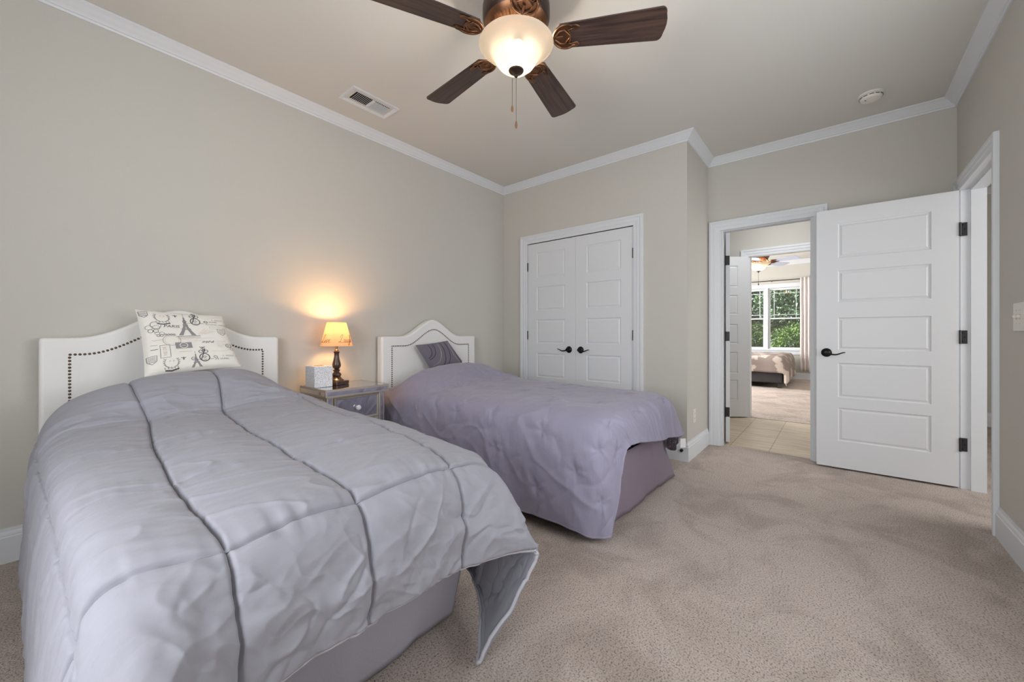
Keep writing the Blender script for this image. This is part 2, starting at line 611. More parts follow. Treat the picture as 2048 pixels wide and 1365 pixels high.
BASE = [(0, 0), (0.015, 0), (0.015, 0.118), (0.011, 0.121), (0.011, 0.128), (0.009, 0.138), (0.005, 0.143), (0.004, 0.158), (0, 0.158)]
def base(name, path):
    mb = MB().sweep([(x, y, 0) for x, y in path], (0, 0, 1), BASE)
    return struct(mb.build(name, M['trim'], smooth=30))
base('baseboard_left', [(XF, YH), (XC, YH), (XC, CY1 + 0.10)])
base('baseboard_back', [(XC, CY0 - 0.09), (XC, YJ), (XE - 0.02, YJ)])
base('baseboard_right', [(RX0 - 0.072, YR), (XF, YR)])
base('baseboard_front', [(XF, YR), (XF, YH)])
base('baseboard_entry', [(XE, EY0 - 0.09), (XE, YR)])
base('baseboard_far', [(XW, 3.6), (XW, -0.72)])
base('baseboard_next_room', [(6.9, YR - T), (6.9, -2.9)])
base('baseboard_hall', [(X2, 2.3), (X2, HY1 + 0.1)])
base('baseboard_far_doorway', [(X3, HY1 + 0.012), (X3 + 0.001, 3.55)])

CASE = [(0, 0), (0, 0.010), (0.006, 0.013), (0.030, 0.014), (0.034, 0.017), (0.062, 0.018), (0.068, 0.022), (0.088, 0.022), (0.090, 0.018), (0.090, 0)]
def casing(name, axis, pos, a0, a1, top, out, prof=CASE):
    """U-shaped door trim; axis 0: wall plane x = pos (a along y); axis 1: wall plane y = pos (a along x); out: -1/+1"""
    if axis == 0:
        pts = [(pos, a0, 0), (pos, a0, top), (pos, a1, top), (pos, a1, 0)]
        n = (out, 0, 0)
    else:
        pts = [(a0, pos, 0), (a0, pos, top), (a1, pos, top), (a1, pos, 0)]
        n = (0, out, 0)
    P = [Vector(p) for p in pts]
    # lateral must point away from the opening
    l = (P[1] - P[0]).cross(Vector(n))
    c = Vector(((P[0].x + P[3].x) / 2, (P[0].y + P[3].y) / 2, 0))
    if l.dot(P[0] - c) < 0:
        P = P[::-1]
    return MB().sweep(P, n, prof)

def jambs(mb, axis, lo, hi, a0, a1, top, stop=None, t=0.018):
    """lining of an opening; lo..hi across the wall; stop=(s0, s1) across the wall: door stop strip"""
    def bx(c0, c1, b0, b1, z0, z1):
        if axis == 0: mb.box(c0, c1, b0, b1, z0, z1)
        else: mb.box(b0, b1, c0, c1, z0, z1)
    bx(lo, hi, a0 - 0.002, a0 + t, 0, top + t)
    bx(lo, hi, a1 - t, a1 + 0.002, 0, top + t)
    bx(lo, hi, a0 + t, a1 - t, top, top + t + 0.002)
    if stop:
        s0, s1 = stop
        bx(s0, s1, a0 + t, a0 + t + 0.012, 0, top)
        bx(s0, s1, a1 - t - 0.012, a1 - t, 0, top)
        bx(s0, s1, a0 + t + 0.012, a1 - t - 0.012, top - 0.012, top)

# closet trim
struct(casing('trim', 0, XC, CY0 + 0.006, CY1 - 0.006, 2.030, -1).build('trim_4', M['trim'], smooth=30), 'white trim around the closet doors')
mb = MB(); jambs(mb, 0, XC, XC + T, CY0 - 0.012, CY1 + 0.012, 2.036, (XC + 0.05, XC + 0.09), t=0.010)
struct(mb.build('trim_5', M['trim']))
# entry doorway
struct(casing('trim', 0, XE, EY0 + 0.006, EY1 - 0.006, 2.026, -1).build('trim_6', M['trim'], smooth=30), 'white trim around the doorway to the tiled hall')
mb = MB(); jambs(mb, 0, XE, XE + T, EY0, EY1, 2.032, (XE + 0.02, XE + 0.062))
struct(mb.build('trim_7', M['trim']))
struct(casing('trim', 0, XE + T, EY0 + 0.006, EY1 - 0.006, 2.026, 1).build('trim_8', M['trim'], smooth=30))
# right doorway
struct(casing('trim', 1, YR, RX0 + 0.010, RX1 - 0.010, 2.030, 1, [(a * 0.86, b) for a, b in CASE]).build('trim_9', M['trim'], smooth=30), 'white trim around the doorway in the right wall')
mb = MB(); jambs(mb, 1, YR - T, YR, RX0, RX1, 2.032, (YR - T, YR - 0.045))
struct(mb.build('trim_10', M['trim']))
# far doorway
struct(casing('trim', 0, X2, HY0 + 0.006, HY1 - 0.006, 2.030, -1).build('trim_11', M['trim'], smooth=30), 'white trim around the doorway to the far bedroom')
mb = MB(); jambs(mb, 0, X2, X3, HY0, HY1, 2.036)
struct(mb.build('trim_12', M['trim']))

# ------------------------------------------------------------------ doors
def leaf(mb, W, H, TH, panels):
    """door leaf: x 0..W, z 0..H, y -TH/2..TH/2; panels (x0, x1, z0, z1) with moulded fields on both faces"""
    xs = sorted({0, W} | {p[0] for p in panels} | {p[1] for p in panels})
    zs = sorted({0, H} | {p[2] for p in panels} | {p[3] for p in panels})
    rings = [(0, 0), (0.005, 0.0055), (0.011, 0.0065), (0.018, 0.0045), (0.024, 0.002)]
    for side in (-1, 1):
        y = side * TH / 2
        for i in range(len(xs) - 1):
            for j in range(len(zs) - 1):
                x0, x1, z0, z1 = xs[i], xs[i + 1], zs[j], zs[j + 1]
                hit = any(abs(p[0] - x0) < 1e-6 and abs(p[1] - x1) < 1e-6 and abs(p[2] - z0) < 1e-6 and abs(p[3] - z1) < 1e-6 for p in panels)
                if not hit:
                    mb.add([(x0, y, z0), (x1, y, z0), (x1, y, z1), (x0, y, z1)], [(0, 1, 2, 3)])
                else:
                    vs = []
                    for a, d in rings:
                        yy = y - side * d
                        vs += [(x0 + a, yy, z0 + a), (x1 - a, yy, z0 + a), (x1 - a, yy, z1 - a), (x0 + a, yy, z1 - a)]
                    fs = []
                    for k in range(len(rings) - 1):
                        for e in range(4):
                            e2 = (e + 1) % 4
                            fs.append((k * 4 + e, k * 4 + e2, k * 4 + 4 + e2, k * 4 + 4 + e))
                    q = (len(rings) - 1) * 4
                    fs.append((q, q + 1, q + 2, q + 3))
                    mb.add(vs, fs)
    h = TH / 2
    mb.add([(0, -h, 0), (W, -h, 0), (W, h, 0), (0, h, 0), (0, -h, H), (W, -h, H), (W, h, H), (0, h, H)],
           [(0, 3, 2, 1), (4, 5, 6, 7), (0, 4, 7, 3), (1, 2, 6, 5)])
    return mb

def weld_build(mb, name, m, parent=None):
    o = mb.build(name, m, parent, fix=False)
    bm = bmesh.new(); bm.from_mesh(o.data)
    bmesh.ops.remove_doubles(bm, verts=bm.verts, dist=1e-5)
    bmesh.ops.recalc_face_normals(bm, faces=bm.faces)
    bm.to_mesh(o.data); bm.free()
    return o

PZ = [(0.235, 0.49), (0.595, 0.85), (0.955, 1.207), (1.303, 1.557), (1.657, 1.922)]
PZB = [(0.222, 0.480), (0.560, 0.828), (0.930, 1.18), (1.300, 1.545), (1.645, 1.912)]

def lever(parent, x, y, z, side, d, name='door_handle'):
    """rosette and wavy lever on face y (side -1/+1), lever pointing d along x"""
    mb = MB()
    rot = Matrix.Translation((x, y, z)) @ Matrix.Rotation(-side * PI / 2, 4, 'X')
    mb.lathe([(0.0335, 0), (0.034, 0.003), (0.031, 0.007), (0.024, 0.009), (0.022, 0.014), (0.013, 0.018), (0.011, 0.040), (0.0135, 0.050), (0.0, 0.052)], 28, mtx=rot)
    yy = y + side * 0.047
    pts, rr = [], []
    for k in range(15):
        t = k / 14
        pts.append((x + d * (-0.006 + 0.118 * t), yy - side * 0.004 * t, z - 0.004 - 0.010 * math.sin(t * PI * 0.9) + 0.030 * max(0, t - 0.45) * math.sin((t - 0.45) / 0.55 * PI * 0.75)))
        rr.append(0.0085 - 0.0045 * t)
    mb.tube(pts, rr, 10, flat=0.9)
    o = mb.build(name, M['black'], parent, smooth=45)
    o['label'] = 'dark bronze lever handle'
    return o

def hinge(parent, x, y, z, plate=None):
    """barrel at (x, y), 9 cm tall; plate: box of the leaf (x0, x1, y0, y1)"""
    mb = MB()
    mb.lathe([(0.0, -0.047), (0.004, -0.046), (0.0066, -0.044), (0.0066, 0.044), (0.004, 0.046), (0, 0.047)], 14, c=(x, y, z))
    if plate:
        mb.box(plate[0], plate[1], plate[2], plate[3], z - 0.045, z + 0.045)
    return mb.build('hinge', M['hinge'], parent, smooth=40)

# closet pair: door's local x runs along -Y/+Y of the room. Local frame: x -> +Y, y -> +X (so face -1 looks into the room)
LOCAL = lambda x, y: Matrix(((0, 1, 0, x), (1, 0, 0, y), (0, 0, 1, 0), (0, 0, 0, 1)))
def door_root(name, m4, label):
    o = bpy.data.objects.new(name, None)
    o.empty_display_size = 0.1
    COL.objects.link(o)
    o.matrix_world = m4
    return struct(o, label)

for nm, y0, hx, kx, d, lab in (('door_1', 2.0025, 0.5975, 0.0745, 1, 'left closet door, white with moulded panels'),
                               ('door_2', 1.4045, 0.0, 0.5395, -1, 'right closet door, white with moulded panels')):
    # rotation about Z with mirrored handedness avoided: x -> +Y, y -> -X
    r = door_root(nm, Matrix.Translation((XC + 0.004 + 0.0175, y0, 0.012)) @ Matrix.Rotation(PI / 2, 4, 'Z'), lab)
    pan = [(0.122, 0.4755, a - 0.012, b - 0.012) for a, b in PZ]
    weld_build(leaf(MB(), 0.5965, 2.012, 0.035, pan), 'leaf', M['door'], r)
    lever(r, kx, 0.0175, 0.885, 1, d)
    for z in (1.77, 1.03, 0.29):
        hinge(r, hx + (-0.004 if hx else 0.004), 0.0250, z)
    mb = MB().box(0.045 if d == 1 else 0.515, 0.080 if d == 1 else 0.550, 0.002, 0.0185, 2.0125, 2.0165)
    mb.build('catch_plate', M['black'], r)

# the open bedroom door, hinged at the right wall: local x -> +Y from the hinge, local y -> -X (towards the camera)
r = door_root('door_3', Matrix.Translation((4.0, -0.642, 0.014)) @ Matrix.Rotation(PI / 2 + 0.012, 4, 'Z'), 'open white bedroom door with five moulded panels')
pan = [(0.130, 0.632, a - 0.014, b - 0.014) for a, b in PZB]
weld_build(leaf(MB(), 0.764, 2.014, 0.035, pan), 'leaf', M['door'], r)
lever(r, 0.702, 0.0175, 0.893, 1, -1)
lever(r, 0.702, -0.0175, 0.893, -1, -1)
MB().box(0.7635, 0.7655, -0.012, 0.012, 0.865, 0.921).build('latch_plate', M['hinge'], r, bevel=0.0008)
for z in (1.749, 1.018, 0.288):
    mb = MB()
    mb.lathe([(0.0, -0.047), (0.004, -0.046), (0.0066, -0.044), (0.0066, 0.044), (0.004, 0.046), (0, 0.047)], 14, c=(-0.005, 0.0185, z))
    mb.box(-0.040, -0.006, 0.0, 0.003, z - 0.045, z + 0.045)
    for dz in (-0.03, 0, 0.03):
        mb.lathe([(0.0045, 0), (0.003, 0.0012), (0, 0.0014)], 8, mtx=Matrix.Translation((-0.028 + (0.01 if dz else 0), 0.003, z + dz)) @ Matrix.Rotation(-PI / 2, 4, 'X'), m=1)
    mb.build('hinge', [M['hinge'], M['black']], r, smooth=40)

# the hall-side door of the entry doorway, opened 90 degrees into the hall (seen on its hinge edge)
r = door_root('door_4', Matrix.Translation((4.245, 0.806, 0.014)) @ Matrix.Rotation(math.radians(24), 4, 'Z'), 'white door standing open into the hall, seen on its hinge edge')
weld_build(leaf(MB(), 0.71, 2.014, 0.035, [(0.12, 0.59, a - 0.014, b - 0.014) for a, b in PZB]), 'leaf', M['door'], r)
for z in (1.749, 1.018, 0.288):
    hinge(r, -0.006, 0.019, z, (-0.004, 0.0, -0.014, 0.018))
lever(r, 0.64, -0.0175, 0.893, -1, -1)

# the far bedroom's door, swung back into the hall beside its doorway
ang = math.atan2(0.771, -0.637)
r = door_root('door_5', Matrix.Translation((5.715, 0.868, 0.014)) @ Matrix.Rotation(ang, 4, 'Z'), 'white panelled door swung into the hall beside the far doorway')
weld_build(leaf(MB(), 0.76, 2.014, 0.035, [(0.125, 0.635, a - 0.014, b - 0.014) for a, b in PZB]), 'leaf', M['door'], r)
for z in (1.749, 1.018, 0.288):
    hinge(r, -0.004, -0.0195, z)
lever(r, 0.70, 0.0175, 0.893, 1, -1)

# ------------------------------------------------------------------ windows
def window_frame(mb, axis, pos, a0, a1, z0, z1, dep, fw=0.05):
    def bx(b0, b1, c0, c1):
        if axis == 0: mb.box(pos, pos + dep, b0, b1, c0, c1)
        else: mb.box(b0, b1, pos, pos + dep, c0, c1)
    bx(a0, a1, z0, z0 + fw); bx(a0, a1, z1 - fw, z1)
    bx(a0, a0 + fw, z0 + fw, z1 - fw); bx(a1 - fw, a1, z0 + fw, z1 - fw)

# far bedroom twin window: two double-hung units with prairie muntins in the upper sashes
wr = bpy.data.objects.new('window_1', None); COL.objects.link(wr); struct(wr, 'white twin window of the far bedroom looking onto shrubs')
wz0, wz1, wm = 0.69, 2.17, 1.434
for (a0, a1) in ((0.605, 1.285), (1.335, 2.015)):
    mb = MB()
    window_frame(mb, 0, XW + 0.02, a0, a1, wz0 + 0.005, wz1 - 0.005, 0.08, 0.022)
    mb.build('window_frame', M['trim'], wr)
    mb = MB(); window_frame(mb, 0, XW + 0.035, a0 + 0.02, a1 - 0.02, wz0 + 0.022, wm + 0.014, 0.03, 0.028); mb.build('lower_sash', M['trim'], wr)
    mb = MB(); window_frame(mb, 0, XW + 0.062, a0 + 0.02, a1 - 0.02, wm - 0.014, wz1 - 0.022, 0.03, 0.028)
    u0, u1, v0, v1 = a0 + 0.048, a1 - 0.048, wm + 0.014, wz1 - 0.05
    for q in (u0 + 0.075, u1 - 0.075): mb.box(XW + 0.066, XW + 0.084, q - 0.005, q + 0.005, v0, v1)
    for q in (v0 + 0.075, v1 - 0.075): mb.box(XW + 0.067, XW + 0.083, u0, u1, q - 0.005, q + 0.005)
    mb.build('upper_sash', M['trim'], wr)
    MB().box(XW + 0.048, XW + 0.052, a0 + 0.046, a1 - 0.046, wz0 + 0.048, wm - 0.012).build('lower_pane', M['glass'], wr)
    MB().box(XW + 0.075, XW + 0.079, a0 + 0.046, a1 - 0.046, wm + 0.012, wz1 - 0.048).build('upper_pane', M['glass'], wr)
    MB().box(XW + 0.098, XW + 0.099, a0 + 0.020, a1 - 0.020, wz0 + 0.02, wm).build('insect_screen', M['screen'], wr)
mb = MB()
mb.box(XW - 0.02, XW + 0.10, 1.28, 1.34, wz0, wz1)
mb.box(XW - 0.02, XW + 0.004, 0.515, 0.603, 0.66, 2.27); mb.box(XW - 0.02, XW + 0.004, 2.017, 2.105, 0.66, 2.27)
mb.box(XW - 0.02, XW + 0.004, 0.603, 2.017, 2.168, 2.27); mb.box(XW - 0.045, XW + 0.02, 0.50, 2.12, 0.665, 0.695)
mb.box(XW - 0.02, XW, 0.515, 2.105, 0.575, 0.665)
mb.build('window_trim', M['trim'], wr, bevel=0.003)
# the room's own two windows, behind and beside the camera
wr = bpy.data.objects.new('window_2', None); COL.objects.link(wr); struct(wr)
mb = MB(); window_frame(mb, 0, XF - 0.09, WY0, WY1, 0.65, 2.25, 0.06); mb.box(XF - 0.09, XF - 0.03, 0.66, 0.74, 0.70, 2.20)
for q in ((WY0 + 0.05, 0.66), (0.74, WY1 - 0.05)): mb.box(XF - 0.08, XF - 0.04, q[0], q[1], 1.42, 1.47)
mb.build('window_frame', M['trim'], wr)
struct(MB().sweep([(XF, WY0, 0.65), (XF, WY0, 2.25), (XF, WY1, 2.25), (XF, WY1, 0.65)][::-1], (1, 0, 0), CASE, closed=True).build('trim_13', M['trim'], smooth=30))
wr = bpy.data.objects.new('window_3', None); COL.objects.link(wr); struct(wr)
mb = MB(); window_frame(mb, 1, YR - 0.09, SX0, SX1, 0.70, 2.20, 0.06)
mb.box(SX0 + 0.05, SX1 - 0.05, YR - 0.08, YR - 0.04, 1.42, 1.47)
mb.build('window_frame', M['trim'], wr)
struct(MB().sweep([(SX0, YR, 0.70), (SX0, YR, 2.20), (SX1, YR, 2.20), (SX1, YR, 0.70)], (0, 1, 0), CASE, closed=True).build('trim_14', M['trim'], smooth=30))

# ------------------------------------------------------------------ soft surfaces
RNG = np.random.RandomState(3)
LAT = RNG.rand(256, 256)

def vnoise(x, y):
    """smooth value noise in -1..1"""
    xi = np.floor(x).astype(int); yi = np.floor(y).astype(int)
    fx = x - xi; fy = y - yi
    fx = fx * fx * fx * (fx * (fx * 6 - 15) + 10); fy = fy * fy * fy * (fy * (fy * 6 - 15) + 10)
    a = LAT[xi % 256, yi % 256]; b = LAT[(xi + 1) % 256, yi % 256]
    c = LAT[xi % 256, (yi + 1) % 256]; d = LAT[(xi + 1) % 256, (yi + 1) % 256]
    return 2 * ((a * (1 - fx) + b * fx) * (1 - fy) + (c * (1 - fx) + d * fx) * fy) - 1

def fbm(x, y, o=3):
    s, a, t = 0, 1.0, 0
    for k in range(o):
        s = s + a * vnoise(x * 2 ** k + 17 * k, y * 2 ** k + 31 * k); t += a; a *= 0.5
    return s / t

def ridge(x, y):
    return 1 - np.abs(fbm(x, y, 2)) * 2.2

def crease(x, y, sharp=3.2):
    """thin folded lines: 0..1"""
    return np.clip(1 - np.abs(fbm(x, y, 2)) * sharp, 0, 1) ** 2

def catmull(P, t):
    """P (n, ...) control values, t array in 0..n-1"""
    n = len(P)
    i = np.clip(np.floor(t).astype(int), 0, n - 2)
    f = (t - i)
    f = f.reshape(f.shape + (1,) * (P.ndim - 1))
    p1 = P[i]; p2 = P[i + 1]
    p0 = np.where((i > 0).reshape(f.shape), P[np.maximum(i - 1, 0)], 2 * p1 - p2)
    p3 = np.where((i < n - 2).reshape(f.shape), P[np.minimum(i + 2, n - 1)], 2 * p2 - p1)
    return 0.5 * ((2 * p1) + (-p0 + p2) * f + (2 * p0 - 5 * p1 + 4 * p2 - p3) * f ** 2 + (-p0 + 3 * p1 - 3 * p2 + p3) * f ** 3)

def surface(ctrl, nu, nv):
    """ctrl (R, C, 3) -> P (nv, nu, 3), u index, v index, cloth arc lengths"""
    R, C = ctrl.shape[:2]
    tv = np.linspace(0, R - 1, nv); tu = np.linspace(0, C - 1, nu)
    A = catmull(ctrl, tv)
    B = catmull(np.swapaxes(A, 0, 1), tu)
    P = np.swapaxes(B, 0, 1)
    return P, tu, tv

def normals(P):
    du = np.gradient(P, axis=1); dv = np.gradient(P, axis=0)
    n = np.cross(du, dv)
    return n / np.maximum(np.linalg.norm(n, axis=2, keepdims=True), 1e-9)

def arcs(P):
    su = np.concatenate([[0], np.cumsum(np.linalg.norm(np.diff(P, axis=1), axis=2).mean(0))])
    sv = np.concatenate([[0], np.cumsum(np.linalg.norm(np.diff(P, axis=0), axis=2).mean(1))])
    return su, sv

def seam_dist(s, tidx, seams):
    """distance in metres from each sample to the nearest seam; seams in index units"""
    pos = np.interp(seams, tidx, s)
    return np.min(np.abs(s[:, None] - pos[None, :]), axis=1)

# ---- comforter on the near bed: rows from the headboard to the foot hem, columns from the left hem to the right hem
def rows_near():
    rows = []
    #          Y     left hem            left side            left edge          c3          A            mid         B           mid         C           right edge   right side   right hem
    rows.append([(-.05, 2.83, .10), (-.035, 2.83, .34), (.00, 2.83, .56), (.09, 2.73, .66), (.27, 2.73, .73), (.42, 2.73, .74), (.60, 2.73, .74), (.74, 2.73, .73), (.88, 2.73, .67), (1.03, 2.83, .57), (1.08, 2.83, .36), (1.10, 2.83, .12)])
    rows.append([(-.05, 2.58, .10), (-.035, 2.58, .35), (-.005, 2.58, .58), (.09, 2.58, .735), (.28, 2.58, .815), (.43, 2.58, .835), (.60, 2.58, .840), (.74, 2.58, .835), (.88, 2.58, .755), (1.05, 2.58, .59), (1.10, 2.58, .37), (1.12, 2.58, .12)])
    rows.append([(-.05, 2.44, .10), (-.035, 2.44, .35), (-.005, 2.44, .575), (.09, 2.44, .705), (.29, 2.44, .765), (.44, 2.44, .785), (.60, 2.44, .79), (.75, 2.44, .785), (.90, 2.44, .735), (1.07, 2.44, .595), (1.12, 2.44, .38), (1.14, 2.44, .12)])
    rows.append([(-.05, 2.30, .09), (-.04, 2.30, .34), (-.01, 2.30, .56), (.09, 2.30, .655), (.31, 2.30, .675), (.45, 2.30, .685), (.58, 2.30, .675), (.76, 2.30, .695), (.95, 2.30, .68), (1.09, 2.30, .595), (1.14, 2.30, .39), (1.15, 2.30, .12)])
    rows.append([(-.055, 2.05, .07), (-.045, 2.05, .33), (-.015, 2.05, .55), (.08, 2.05, .640), (.285, 2.05, .655), (.43, 2.05, .665), (.565, 2.05, .655), (.76, 2.05, .665), (.955, 2.05, .655), (1.10, 2.05, .59), (1.15, 2.05, .39), (1.16, 2.05, .12)])
    rows.append([(-.06, 1.82, .05), (-.05, 1.82, .31), (-.015, 1.82, .55), (.08, 1.82, .637), (.262, 1.82, .648), (.41, 1.82, .66), (.55, 1.82, .648), (.75, 1.82, .66), (.95, 1.82, .648), (1.10, 1.82, .585), (1.15, 1.82, .39), (1.16, 1.82, .12)])
    rows.append([(-.065, 1.58, .03), (-.05, 1.58, .30), (-.015, 1.58, .55), (.08, 1.58, .64), (.245, 1.58, .652), (.39, 1.58, .663), (.54, 1.58, .652), (.74, 1.58, .663), (.94, 1.58, .652), (1.10, 1.58, .585), (1.145, 1.58, .39), (1.155, 1.58, .12)])
    rows.append([(-.07, 1.36, .02), (-.055, 1.36, .29), (-.015, 1.36, .545), (.08, 1.36, .637), (.232, 1.36, .645), (.38, 1.36, .657), (.53, 1.36, .645), (.72, 1.36, .657), (.92, 1.36, .645), (1.085, 1.36, .58), (1.13, 1.36, .38), (1.14, 1.36, .12)])
    rows.append([(-.075, 1.12, .02), (-.06, 1.12, .29), (-.015, 1.12, .545), (.085, 1.12, .64), (.225, 1.12, .652), (.37, 1.12, .66), (.515, 1.12, .652), (.70, 1.12, .66), (.865, 1.12, .648), (1.06, 1.11, .575), (1.11, 1.12, .36), (1.115, 1.14, .11)])
    rows.append([(-.09, .96, .02), (-.07, .96, .28), (-.02, .945, .54), (.085, .925, .632), (.230, .895, .636), (.368, .900, .648), (.50, .905, .640), (.67, .910, .648), (.812, .920, .634), (1.005, .945, .575), (1.085, 1.00, .34), (1.075, 1.06, .09)])
    rows.append([(-.12, .88, .02), (-.10, .845, .24), (-.045, .825, .46), (.105, .795, .535), (.226, .82, .53), (.36, .835, .525), (.49, .832, .515), (.66, .845, .515), (.80, .855, .505), (1.03, .84, .445), (1.08, .885, .27), (1.00, .955, .055)])
    rows.append([(-.16, .83, .01), (-.13, .765, .16), (-.07, .735, .34), (.115, .715, .375), (.226, .80, .385), (.36, .812, .392), (.477, .815, .388), (.655, .838, .375), (.79, .85, .362), (1.045, .80, .325), (1.085, .795, .27), (.885, .862, .012)])
    return np.array(rows)

def tube_edge(P, idx, r):
    return [tuple(P[i, j]) for i, j in idx]

def hem_path(P):
    R, C = P.shape[:2]
    out = [P[i, 0] for i in range(0, R, 2)] + [P[R - 1, j] for j in range(0, C, 2)] + [P[i, C - 1] for i in range(R - 1, -1, -2)]
    return [tuple(p) for p in out]

ctrl = rows_near()
ctrl[:, :3, 0] += np.array([.015, .015, .02, .025, .035, .045, .05, .055, .06, .065, .09, .13])[:, None]
P, tu, tv = surface(ctrl, 560, 600)
su, sv = arcs(P)
U, V = np.meshgrid(su, sv)
du = seam_dist(su, tu, [0, 2, 4, 6, 8, 9.5, 11])[None, :] + 0 * V
dvv = seam_dist(sv, tv, [0, 3, 5, 7, 9, 11])[:, None] + 0 * U
wob = 0.003 * fbm(U * 9, V * 9)
TUg, TVg = np.meshgrid(tu, tv)
top_row_weight = np.where(TVg < 8.2, 0.45, 1.0)            # the cross seams on the top sink in less
pu = 1 - 0.58 * np.exp(-np.abs(du + wob) / 0.030) - 0.42 * np.exp(-(np.abs(du + wob) / 0.0055) ** 2)
pv = 1 - top_row_weight * (0.58 * np.exp(-np.abs(dvv + wob) / 0.028) + 0.42 * np.exp(-(np.abs(dvv + wob) / 0.0055) ** 2))
groove = 0.006 * np.exp(-(du / 0.0034) ** 2) + 0.006 * top_row_weight * np.exp(-(dvv / 0.0034) ** 2)
puff = 0.018 * pu * pv - groove
# puckers running out of the seams, soft crumples on the drop
puck = 0.0035 * np.exp(-dvv / 0.05) * vnoise(U * 42, V * 6) + 0.003 * np.exp(-du / 0.05) * vnoise(V * 40, U * 6)
long_w = 0.0030 * fbm(U * 5 + V * 1.2, V * 15 - U * 5, 3) + 0.0012 * vnoise(U * 7, V * 55 - U * 12)
drop = np.clip((TVg - 9.0) / 1.0, 0, 1)
crumple = drop * (0.007 * ridge(U * 4 + V * 5, V * 6 - U * 2) + 0.0075 * crease(U * 5 + V * 8, V * 3 - U * 2.5) - 0.0055 * crease(U * 9 + V * 7 + 9, V * 7 - U * 4) + 0.004 * crease(U * 10 - V * 10, V * 9 + U * 3) + 0.0015 * fbm(U * 26, V * 26))
side = np.clip((2.0 - TUg) / 1.0, 0, 1)
folds = side * 0.008 * fbm(V * 7, U * 1.5) + side * 0.004 * fbm(V * 22, U * 3)
hump = np.clip(1 - np.abs(TVg - 2.6) / 1.2, 0, 1)
folds = folds + 0.0035 * crease(U * 4 + V * 1.5, V * 9 - U * 3) * (TVg > 2.5) * (1 - drop) + hump * (0.006 * crease(U * 5 + 3, V * 9) + 0.008 * ridge(U * 5, V * 8) + 0.004 * ridge(U * 9 + V * 4, V * 16))
d = puff * (1 - 0.7 * side) + puck + long_w + crumple + folds
N = normals(P)
if N[300, 280, 2] < 0: N = -N
P = P + N * d[..., None]
P[..., 2] = np.maximum(P[..., 2], 0.018)
comf = MB().grid(P).build('comforter', M['grey_quilt'], smooth=180, fix=False)
tag(comf, 'light grey box-quilted comforter spread over the near bed with the printed pillow', 'comforter')
def set_up(o, up_index):
    me = o.data
    if me.polygons[up_index].normal.z < 0:
        me.flip_normals()
set_up(comf, 559 * 300 + 280)
sm = comf.modifiers.new('thick', 'SOLIDIFY'); sm.thickness = 0.014; sm.offset = -1.0
st = MB()  # dark thread along the seams, standing in for the shade in their grooves
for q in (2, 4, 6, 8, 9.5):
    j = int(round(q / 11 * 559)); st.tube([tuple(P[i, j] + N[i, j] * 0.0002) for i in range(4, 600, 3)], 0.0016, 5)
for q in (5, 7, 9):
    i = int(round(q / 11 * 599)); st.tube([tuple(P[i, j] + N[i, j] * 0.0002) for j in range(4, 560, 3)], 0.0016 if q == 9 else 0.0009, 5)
st.build('seam_shade_thread', M['seam_shade'], comf, smooth=180)
pp = MB().tube(hem_path(P - N * 0.005), 0.0065, 8).build('hem_piping', M['piping'], comf, smooth=180)

# ---- bed frames: headboard, mattress, skirt
def headboard_outline(wd, ht, rise, bell, n=44):
    """half-width wd; outline polygon in x, z, with a bell arch on top"""
    pts = [(-wd, 0.0)]
    for k in range(n + 1):
        x = -wd + 2 * wd * k / n
        t = min(1.0, abs(x) / bell)
        pts.append((x, ht + rise * 0.5 * (1 + math.cos(PI * t ** 0.92))))
    pts.append((wd, 0.0))
    return pts

